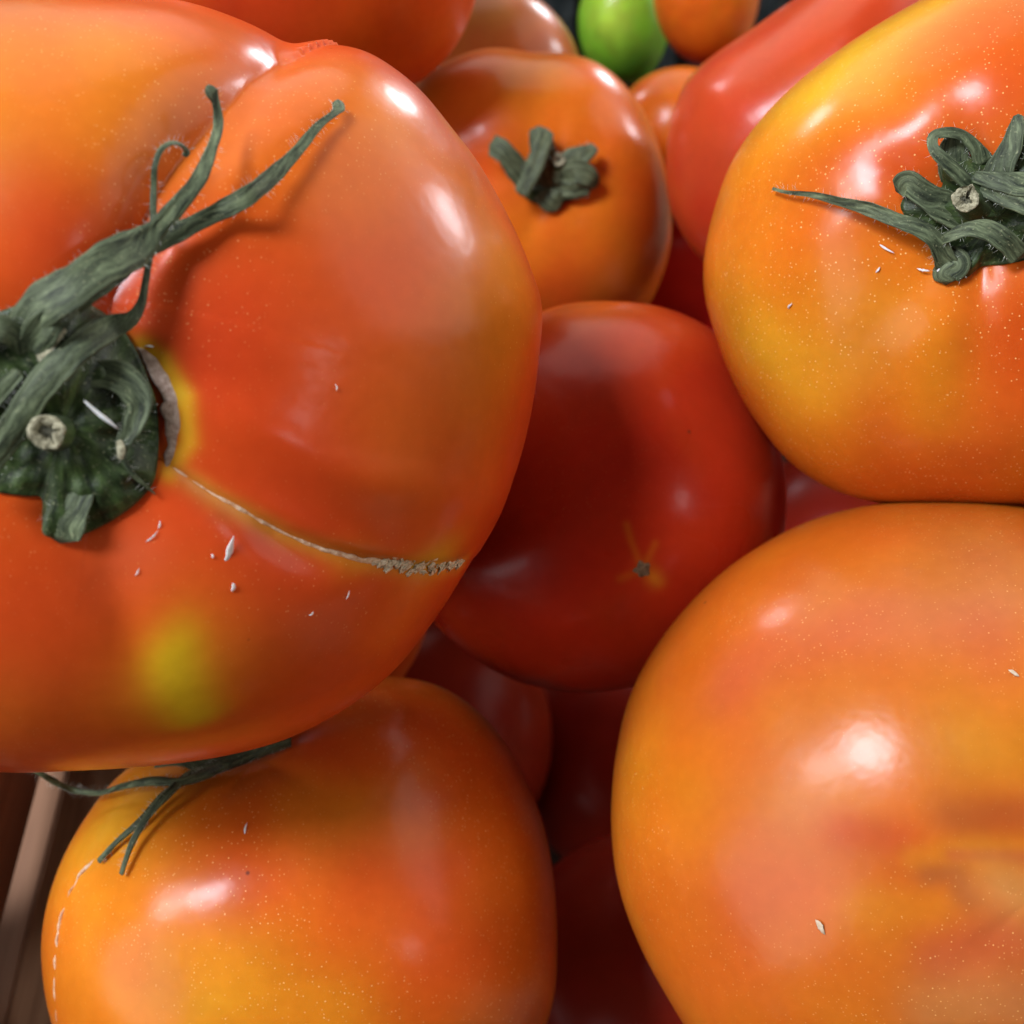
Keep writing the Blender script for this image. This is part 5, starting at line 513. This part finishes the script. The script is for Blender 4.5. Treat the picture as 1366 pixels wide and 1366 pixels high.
HAIRS = {}
def ribbon(name, S, parent, mat, seed, n=None, m=34):
    """a dried sepal: a tapering strip with thickness, ridges along it and a curl across it"""
    L = len(S['p'])
    n = n or 9 * L
    P, (W, Nn) = resample(S['p'], [S['w'], S['n']], n)
    W = np.maximum(W, .0001)
    T = unit(np.gradient(P, axis=0))
    Sd = unit(np.cross(T, Nn)); Nn = np.cross(Sd, T)
    rnd = np.random.RandomState(seed)
    s = np.r_[0, np.cumsum(np.linalg.norm(np.diff(P, axis=0), axis=1))]
    ph = rnd.uniform(0, 6, 8)
    wob = np.sin(s * 700 + ph[0]) * .00006 + np.sin(s * 330 + ph[1]) * .00012
    edge = 1 + .05 * np.sin(s * 900 + ph[2]) + .025 * np.sin(s * 2300 + ph[3])
    tw = S['twist'] * np.linspace(0, 1, n) + .25 * np.sin(s * 260 + ph[4])
    A = np.linspace(0, 2 * math.pi, m, endpoint=False)
    ca, sa = np.cos(A), np.sin(A)
    V = []; AL = []
    for k in range(n):
        hw = W[k] * .5 * edge[k]
        th = hw * S['thick'] * .75 * (1 + .14 * np.cos(5 * A + ph[5]) + .07 * np.cos(9 * A + ph[6] + s[k] * 60) + .05 * np.cos(14 * A + ph[7] - s[k] * 90))
        x = np.sign(ca) * np.abs(ca) ** .8 * hw
        y = sa * th + S['bend'] * (x / hw) ** 2 * hw * (1.2) - S['bend'] * hw * .4
        c, q = math.cos(tw[k]), math.sin(tw[k])
        V.append(P[k] + wob[k] * Sd[k] + (x * c - y * q)[:, None] * Sd[k] + (x * q + y * c)[:, None] * Nn[k])
        AL.append(np.stack([np.full(m, s[k]), A * hw * .6, np.full(m, seed * .37)], 1))
    V = np.concatenate(V); AL = np.concatenate(AL)
    F = []
    for k in range(n - 1):
        for j in range(m):
            j2 = (j + 1) % m
            F.append([k*m + j, k*m + j2, (k+1)*m + j2, (k+1)*m + j])
    a, b2 = len(V), len(V) + 1
    V = np.concatenate([V, P[:1] - T[:1] * W[0] * .15, P[-1:] + T[-1:] * W[-1] * .25])
    AL = np.concatenate([AL, AL[:1], AL[-1:]])
    for j in range(m):
        F.append([a, (j + 1) % m, j]); F.append([b2, (n-1)*m + j, (n-1)*m + (j + 1) % m])
    o = mesh_obj(name, V, F, mat, parent, along=AL)
    # fine hairs standing on its edges
    cnt = int(S['fuzz'] * 45 * (s[-1] / .02))
    hs = HAIRS.setdefault(parent.name, [])
    for _ in range(cnt):
        k = rnd.randint(1, n - 1)
        g = rnd.choice([-1, 1])
        base = P[k] + Sd[k] * g * W[k] * .46
        d = unit(Sd[k] * g * rnd.uniform(.4, 1) + Nn[k] * rnd.uniform(0, .9) + T[k] * rnd.uniform(-.5, .5))
        hs.append((base, d, rnd.uniform(.0004, .0011)))
    return o

def hair_mesh(parent, rad=.000016):
    hs = HAIRS.pop(parent.name, [])
    V, F = [], []
    for b, d, l in hs:
        e1 = unit(np.cross(d, (.2, .5, .84))); e2 = np.cross(d, e1)
        k = len(V)
        bend = e1 * l * .18
        for t in range(3):
            a = t * 2.094
            V.append(b + rad * 1.3 * (math.cos(a) * e1 + math.sin(a) * e2))
        for t in range(3):
            a = t * 2.094
            V.append(b + d * l * .55 + bend * .35 + rad * (math.cos(a) * e1 + math.sin(a) * e2))
        V.append(b + d * l + bend)
        for t in range(3):
            t2 = (t + 1) % 3
            F += [[k + t, k + t2, k + 3 + t2, k + 3 + t], [k + 3 + t, k + 3 + t2, k + 6]]
    if V:
        o = mesh_obj('hairs', V, F, MAT_HAIR, parent); o['kind'] = 'stuff'

def calyx_disc(name, C, parent, seed, mat=MAT_DISC, nr=26, na=150):
    rim = np.asarray(C['rim'], float); c = np.asarray(C['c'], float); n = np.asarray(C['n'], float)
    k = len(rim)
    x = np.linspace(0, k, na, endpoint=False); i = np.floor(x).astype(int); f = (x - i)[:, None]
    p0, p1, p2, p3 = rim[(i-1) % k], rim[i % k], rim[(i+1) % k], rim[(i+2) % k]
    Rm = p1 + .5*f*(p2 - p0 + f*(2*p0 - 5*p1 + 4*p2 - p3 + f*(3*(p1-p2) + p3 - p0)))
    V = [c + n * C['dome']]; AL = [(0, 0, 0)]
    th = np.linspace(0, 6.2832, na, endpoint=False)
    for r in range(1, nr + 1):
        t = r / nr
        P = c + (Rm - c) * t + n * C['dome'] * (1 - t ** 2.2)
        P += n[None] * (.0012 * (wave_noise(P, 330, seed) + .55 * wave_noise(P, 900, seed + 1) + .2 * wave_noise(P, 2400, seed + 2)) * min(1, 3 * (1 - t) + .25))[:, None]
        V += list(P); AL += [(t * .012, a * .0022, seed) for a in th]
    P = Rm - n * .0006 + (c - Rm) * .02; V += list(P); AL += [(.0125, a * .0022, seed) for a in th]
    P = c + (Rm - c) * .9 - n * .0024; V += list(P); AL += [(.013, a * .0022, seed) for a in th]
    F = [[0, 1 + j, 1 + (j+1) % na] for j in range(na)]
    for r in range(nr + 1):
        for j in range(na):
            j2 = (j+1) % na
            F.append([1 + r*na + j, 1 + (r+1)*na + j, 1 + (r+1)*na + j2, 1 + r*na + j2])
    return mesh_obj(name, V, F, mat, parent, along=AL)

def stem_stub(S, parent, seed):
    """the cut end of the stalk: a short green barrel with a pale ragged ring and a hollow pith"""
    a, b, r = np.asarray(S['a'], float), np.asarray(S['b'], float), S['r']
    ax = unit(unit(b - a) * .5 + unit(np.array([0, 0, .3]) - b)); e1 = unit(np.cross(ax, (.3, .8, .2))); e2 = np.cross(ax, e1)
    na = 40; A = np.linspace(0, 2*math.pi, na, endpoint=False)
    rnd = np.random.RandomState(seed); jag = rnd.normal(size=na); jag = (1.6 * jag + np.roll(jag, 1) + np.roll(jag, -1)) / 2
    ringdir = np.cos(A)[:, None]*e1 + np.sin(A)[:, None]*e2
    def loft(rows, name, mat, par, cap=False):
        V = np.concatenate([c + ringdir * np.asarray(q).reshape(-1, 1) + ax * np.asarray(h).reshape(-1, 1) for c, q, h in rows]); F = []
        for i in range(len(rows) - 1):
            for j in range(na):
                j2 = (j+1) % na; F.append([i*na + j, (i)*na + j2, (i+1)*na + j2, (i+1)*na + j])
        if cap: F.append([(len(rows)-1)*na + j for j in range(na)])
        AL = np.tile(np.stack([A*r, A*0, A*0], 1), (len(rows), 1))
        return mesh_obj(name, V, F, mat, par, along=AL)
    one = np.ones(na)
    o = loft([(a, one*r*1.5, 0*one), (a*.5 + b*.5, one*r*1.12, 0*one), (b, one*r*1.0, -r*.25*one), (b, one*r*.92, 0*one)], 'stem_stub', MAT_DISC, parent)
    loft([(b, one*r*.96, -r*.12*one), (b, r*(.98 + .06*jag), r*.06 + .10*r*jag), (b, r*(.80 + .10*jag), r*.08 + .16*r*jag), (b, r*(.50 + .16*jag), r*.02 + .12*r*np.roll(jag, 2)), (b, r*(.34 + .08*jag), -r*.22*one)], 'cut_ring', MAT_PALE, o)
    loft([(b, one*r*.62, -r*.30*one), (b, r*(.3 + .1*jag), -r*.28*one + .1*r*jag), (b, one*r*.05, -r*.2*one)], 'pith', MAT_PITH, o, True)
    return o

def tube_strip(name, pts, normals, halfw, height, mat, parent, seed, rough=.35, m=7):
    """a raised scar following the skin"""
    n = len(pts) * 3
    P, (Nn,) = resample(pts, [normals], n)
    T = unit(np.gradient(P, axis=0)); Sd = unit(np.cross(T, Nn))
    rnd = np.random.RandomState(seed)
    sm = lambda: np.convolve(rnd.normal(size=n + 6), np.array([1, 2, 3, 4, 3, 2, 1]) / 6.63, 'valid')
    j1, j2_, j3 = sm(), sm(), sm()
    A = np.linspace(0, math.pi, m)
    V = []
    for k in range(n):
        e = min(1, k / 4, (n - 1 - k) / 4) * .9 + .1
        hw = halfw(k / (n-1)) * e * max(.25, 1 + rough * j1[k]); hh = height * e * max(.2, 1 + rough * j2_[k])
        off = Sd[k] * halfw(k/(n-1)) * rough * .5 * j3[k]
        V.append(P[k] + off + np.cos(A)[:, None] * hw * Sd[k] + (np.sin(A) * hh - height * .35)[:, None] * Nn[k])
    V = np.concatenate(V); F = []
    for k in range(n - 1):
        for j in range(m - 1):
            F.append([k*m + j, k*m + j + 1, (k+1)*m + j + 1, (k+1)*m + j])
        F.append([k*m + m - 1, k*m, (k+1)*m, (k+1)*m + m - 1])
    F += [[j for j in range(m)][::-1], [(n-1)*m + j for j in range(m)]]
    return mesh_obj(name, V, F, mat, parent)

# ------------------------------------------------------------------ the crate and what lies beyond
def add_box(V, F, lo, hi):
    k = len(V)
    for x in (lo[0], hi[0]):
        for y in (lo[1], hi[1]):
            for z in (lo[2], hi[2]): V.append((x, y, z))
    F += [[k+a for a in q] for q in ((0,1,3,2), (4,6,7,5), (0,4,5,1), (2,3,7,6), (0,2,6,4), (1,5,7,3))]
def board(name, lo, hi, mat, parent, seed):
    """a sawn board with slightly worn, uneven edges"""
    bm = bmesh.new(); V, F = [], []
    add_box(V, F, lo, hi)
    vs_ = [bm.verts.new(v) for v in V]
    for q in F: bm.faces.new([vs_[i] for i in q])
    bmesh.ops.recalc_face_normals(bm, faces=bm.faces)
    ax = max(range(3), key=lambda i: hi[i] - lo[i])
    ed = [e for e in bm.edges if abs(e.verts[0].co[ax] - e.verts[1].co[ax]) > .01]
    bmesh.ops.subdivide_edges(bm, edges=ed, cuts=14)
    rnd = random.Random(seed)
    for v in bm.verts:
        v.co += Vector((rnd.uniform(-1, 1), rnd.uniform(-1, 1), rnd.uniform(-1, 1))) * .00022
    bmesh.ops.bevel(bm, geom=[e for e in bm.edges if e.calc_face_angle(0) > .9], offset=.0006, segments=2, affect='EDGES')
    me = bpy.data.meshes.new(name)
    off = parent.location if parent else Vector((0, 0, 0))
    for v in bm.verts: v.co -= off
    bm.to_mesh(me); bm.free()
    me.materials.append(mat)
    o = bpy.data.objects.new(name, me); col.objects.link(o); o.parent = parent
    return o
MAT_WOOD = plain_material('sawn_poplar', (.50, .37, .20), (.84, .70, .47), 60, .65, (3.2, .14, 3.2), .35)
MAT_WOOD_IN = plain_material('shade_dark_board', (.20, .095, .045), (.36, .19, .10), 60, .7, (3.2, .14, 3.2), .35)  # darker crate wood, the inner wall's shade painted into the colour
MAT_FLOOR = plain_material('shade_dark_floor', (.025, .012, .007), (.07, .035, .02), 60, .8, (3.2, .14, 3.2), .35)  # wood darkened in place of the shade over the floor
crate = empty('wooden_crate', (0.03, .16, -.088))
tag(crate, 'slatted wooden crate holding the tomatoes, pale rim at lower left', 'crate')
XW = -.0950
board('slat', (XW - .0085, -.12, .060), (XW, .44, .1035), MAT_WOOD_IN, crate, 1)
board('rim_strip', (XW - .0075, -.12, .1037), (XW - .0012, .44, .1062), MAT_WOOD, crate, 2)
board('slat', (XW - .0085, -.12, .004), (XW, .44, .046), MAT_WOOD_IN, crate, 3)
board('slat', (XW - .0085, -.12, -.055), (XW, .44, -.010), MAT_WOOD_IN, crate, 33)
board('corner_post', (XW - .026, -.10, -.085), (XW - .0105, -.075, .12), MAT_WOOD, crate, 4)
board('corner_post', (XW - .026, .08, -.085), (XW - .0105, .105, .098), MAT_WOOD, crate, 5)
for k in range(7):
    board('floor_board', (XW + .001 + k*.0385, -.12, -.098), (XW + .0391 + k*.0385, .44, -.090), MAT_FLOOR, crate, 10 + k)
board('slat', (XW + .2715, -.12, .050), (XW + .2795, .44, .1035), MAT_WOOD, crate, 31)
board('slat', (XW + .2715, -.12, .004), (XW + .2795, .44, .046), MAT_WOOD, crate, 32)
board('slat', (XW + .2715, -.12, -.055), (XW + .2795, .44, -.010), MAT_WOOD, crate, 34)
board('end_board', (XW, -.1295, -.08), (XW + .2715, -.1215, .10), MAT_WOOD_IN, crate, 35)
MAT_FAR = plain_material('dark_plastic', (.012, .018, .018), (.05, .065, .065), 160, .35, bump=.8)
far = empty('plastic_tray', (.03, .455, -.088))
tag(far, 'dark grey ribbed plastic tray blurred behind the tomatoes at the top', 'tray')
board('panel', (-.12, .452, -.085), (.22, .458, .10), MAT_FAR, far, 41)
board('rim', (-.125, .446, .100), (.225, .462, .106), MAT_FAR, far, 42)
for k in range(18):
    board('rib', (-.115 + k*.019, .4465, -.085), (-.110 + k*.019, .4515, .0995), MAT_FAR, far, 50 + k)

# ------------------------------------------------------------------ the fruit
def skin(key, **kw):
    return skin_material('tomato_skin_' + key.lower(), seed=float(FRUIT[key]['seed']), **kw)
def whole(key, label, cat='tomato', nu=150, nv=100, group='tomatoes heaped in the crate', name='tomato', **kw):
    o = fruit_mesh(key, name, None, nu, nv, skin(key, **kw)); return tag(o, label, cat, group)
def parted(key, label, nu, nv, **kw):
    T = FRUIT[key]
    e = empty('tomato', T['c']); tag(e, label, 'tomato', 'tomatoes heaped in the crate')
    fruit_mesh(key, 'body', e, nu, nv, skin(key, **kw)); return e
def sepals(key, calyx, seed0):
    for i, S in enumerate(SHOOTS[key]):
        ribbon('sepal' if S['kind'] != 'pale' else 'torn_edge', S, calyx, MAT_GREEN if S['kind'] == 'sepal' else MAT_PALE, seed0 + i)
def outward(key, pts):
    return unit(np.asarray(pts, float) - np.asarray(FRUIT[key]['c'], float))

big = parted('A', 'largest orange red tomato with a deep crease, a cracked seam and a curling calyx', 620, 420, speck=.5, rough=.36)
cal = calyx_disc('calyx', DISCS['A'], big, 3)
sepals('A', cal, 100); stem_stub(SHOOTS['A_stub'], cal, 5); hair_mesh(cal)
tube_strip('healed_crack', SCARS['crack'], outward('A', SCARS['crack']), lambda t: .00030 + .00010*math.sin(9*t), .00018, MAT_SEAM, big, 7, .22)
def cork(pts, seed, count=130):
    rnd = np.random.RandomState(seed); P = np.asarray(pts, float); V, F = [], []
    Nn = outward('A', P); T = unit(np.gradient(P, axis=0))
    for _ in range(count):
        x = rnd.uniform(0, len(P) - 1.01); i = int(x); p = P[i] + (P[i+1] - P[i])*(x - i); n, t = Nn[i], T[i]; s = np.cross(n, t)
        u = x/(len(P) - 1); wid = .0004 + .0015*math.sin(3.1*min(1, u*1.05))
        p = p + s*rnd.normal()*wid*.42 + n*rnd.uniform(-.0001, .00028)
        a = rnd.normal(.55, .35); d = t*math.cos(a) + s*math.sin(a); q = np.cross(n, d); tilt = n*rnd.normal()*.16
        l, w, h = rnd.uniform(.0006, .0016), rnd.uniform(.00014, .00036), rnd.uniform(.00006, .00013)
        k = len(V)
        for sx in (-1, 1):
            for sy in (-1, 1):
                for sz in (-1, 1):
                    V.append(p + (d + tilt)*sx*l*rnd.uniform(.3, .6) + q*sy*w*rnd.uniform(.4, 1) + n*sz*h)
        F += [[k+c for c in f] for f in ((0,1,3,2), (4,6,7,5), (0,4,5,1), (2,3,7,6), (0,2,6,4), (1,5,7,3))]
    return mesh_obj('cork_scar', V, F, MAT_CORK, big, smooth=False)
cork(SCARS['cork'], 8)
tube_strip('collar_scar', SCARS['collar'], outward('A', SCARS['collar']), lambda t: .0003 + .0011*math.sin(3.1*t), .00022, MAT_COLLAR, big, 9, .12)

low = parted('B', 'orange tomato at lower left with thin drooping sepals under the largest tomato', 420, 280, speck=.9, cover=.05)
cal = ribbon('stalk', SHOOTS['Bstem'][0], low, MAT_STALK, 61)
sepals('B', cal, 130); hair_mesh(cal); hair_mesh(low)
tube_strip('stitched_seam', SCARS['seam'], outward('B', SCARS['seam']), lambda t: .00022, .00030, MAT_SEAM, low, 12, .55)

whole('C', 'smooth orange tomato at lower right without a calyx, big white highlight', nu=420, nv=280, speck=.6, rough=.34)

star = parted('D', 'yellow orange speckled tomato at upper right with a star shaped green calyx', 460, 300, speck=1.0, rough=.30, cover=.16)
cal = calyx_disc('calyx', DISCS['D'], star, 13)
sepals('D', cal, 160); stem_stub(SHOOTS['D_stub'], cal, 15); hair_mesh(cal)

red = parted('E', 'deep red shaded tomato in the middle with a small brown blossom scar', 360, 240, speck=.25, speck_rgb=(.8, .3, .15), rough=.30)
bp, bn_ = np.asarray(SCARS['blossom'][0]), np.asarray(SCARS['blossom'][1])
e1 = unit(np.cross(bn_, (0, 0, 1))); e2 = np.cross(bn_, e1)
V, F = [bp + bn_*.0002], []
rnd = np.random.RandomState(4)
for r in range(1, 5):
    for j in range(24):
        a = j*math.pi/12; q = .0015*r/4*(1 + .22*math.cos(5*a) + .1*rnd.normal()*(r/4))
        V.append(bp + (e1*math.cos(a) + e2*math.sin(a))*q + bn_*(.0003*rnd.uniform(.2, 1.2) if r < 4 else -.0003))
F = [[0, 1 + j, 1 + (j+1) % 24] for j in range(24)]
for r in range(3):
    for j in range(24): F.append([1 + r*24 + j, 1 + (r+1)*24 + j, 1 + (r+1)*24 + (j+1) % 24, 1 + r*24 + (j+1) % 24])
mesh_obj('blossom_scar', V, F, plain_material('blossom_brown', (.09, .055, .025), (.34, .24, .13), 1800, .8, bump=.5), red)

small = parted('F', 'small orange tomato near the top middle with a short stubby green calyx', 260, 170, speck=.4)
cal = calyx_disc('calyx', DISCS['F'], small, 23, na=80, nr=12)
sepals('F', cal, 190); stem_stub(SHOOTS['F_stub'], cal, 25); hair_mesh(cal)

whole('G', 'glossy red tomato half hidden behind the star calyx tomato', nu=260, nv=170, speck=.25, rough=.36)
whole('H', 'orange red tomato at the top behind the largest tomato', nu=220, nv=150, speck=.2, coat=.25)
whole('J', 'blurred tan orange tomato at the top left of the green one', speck=.2)
whole('K', 'bright green unripe fruit blurred at the top edge', cat='green fruit', group=None, name='green_fruit', speck=.1)
whole('L', 'blurred orange tomato right of the green fruit at the top edge', speck=.2)
whole('I', 'orange tomato peeking out between the small calyx tomato and the glossy red one', speck=.2)
whole('M', 'dark shaded tomato wedged below the deep red one, behind the lower left tomato', speck=.1, coat=.12)  # base colour darkened to stand in for shade in the gap
whole('N', 'dark shaded tomato at the bottom middle between the two lower tomatoes', speck=.1, coat=.12)  # base red darkened in place of shade between the lower tomatoes
whole('O', 'dark red tomato deep in the gap above the middle tomato', speck=.1, coat=.12)
whole('Q', 'dark red tomato deep in the gap between the two right hand tomatoes', speck=.1, coat=.12)  # red deepened to imitate the shade in this gap
whole('U', 'lowest dark tomato at the bottom of the black central gap', speck=.1, coat=.12)  # base red darkened to imitate the blackness of the gap
whole('Z', 'tomato hidden under the largest one, holding it up', speck=.1)  # unseen, also added to stop light leaking in under the largest tomato
whole('S', 'tomato hidden beneath the star calyx tomato', speck=.1, coat=.12)
whole('R', 'tomato hidden beneath the glossy red one', speck=.1, coat=.12)
whole('P', 'tomato hidden just below the lower edge between the two lower tomatoes', speck=.1)  # unseen neighbour added to keep near side light out of the gap
whole('W', 'tomato hidden behind the largest one, next to the small calyx tomato', speck=.1)
whole('T', 'tomato hidden beyond the right edge between the two right hand tomatoes', speck=.1)  # unseen neighbour added to block low light from the right
whole('X', 'tomato hidden beneath the small calyx tomato', speck=.1)

# ------------------------------------------------------------------ slivers of husk lying on the fruit
def husk(Fk, seed):
    p, d, n = (np.asarray(Fk[k], float) for k in 'pdn')
    d = unit(d - n*(d @ n)); s = np.cross(n, d)
    rnd = np.random.RandomState(seed); m, k = 9, 8
    V, F = [], []
    for i in range(m):
        t = i/(m-1)*2 - 1
        w = Fk['w']*.38*max(.06, (1 - abs(t)**2.2))*(1 + .15*rnd.normal())
        c = p + d*t*Fk['l']*.5 + s*Fk['w']*.12*math.sin(2.2*t + seed) + n*.00012*math.cos(2*t)
        for j in range(k):
            a = j*2*math.pi/k
            V.append(c + s*math.cos(a)*w + n*math.sin(a)*min(w*.35, .00010))
    for i in range(m-1):
        for j in range(k): F.append([i*k + j, i*k + (j+1) % k, (i+1)*k + (j+1) % k, (i+1)*k + j])
    F += [list(range(k))[::-1], [(m-1)*k + j for j in range(k)]]
    beige = 'seed' in Fk['label'] or 'flake' in Fk['label']
    o = mesh_obj('husk_sliver', V, F, MAT_SEED if beige else MAT_HUSK)
    tag(o, Fk['label'], 'husk sliver', 'husk slivers on the tomatoes')
for i, Fk in enumerate(FLECKS): husk(Fk, i)
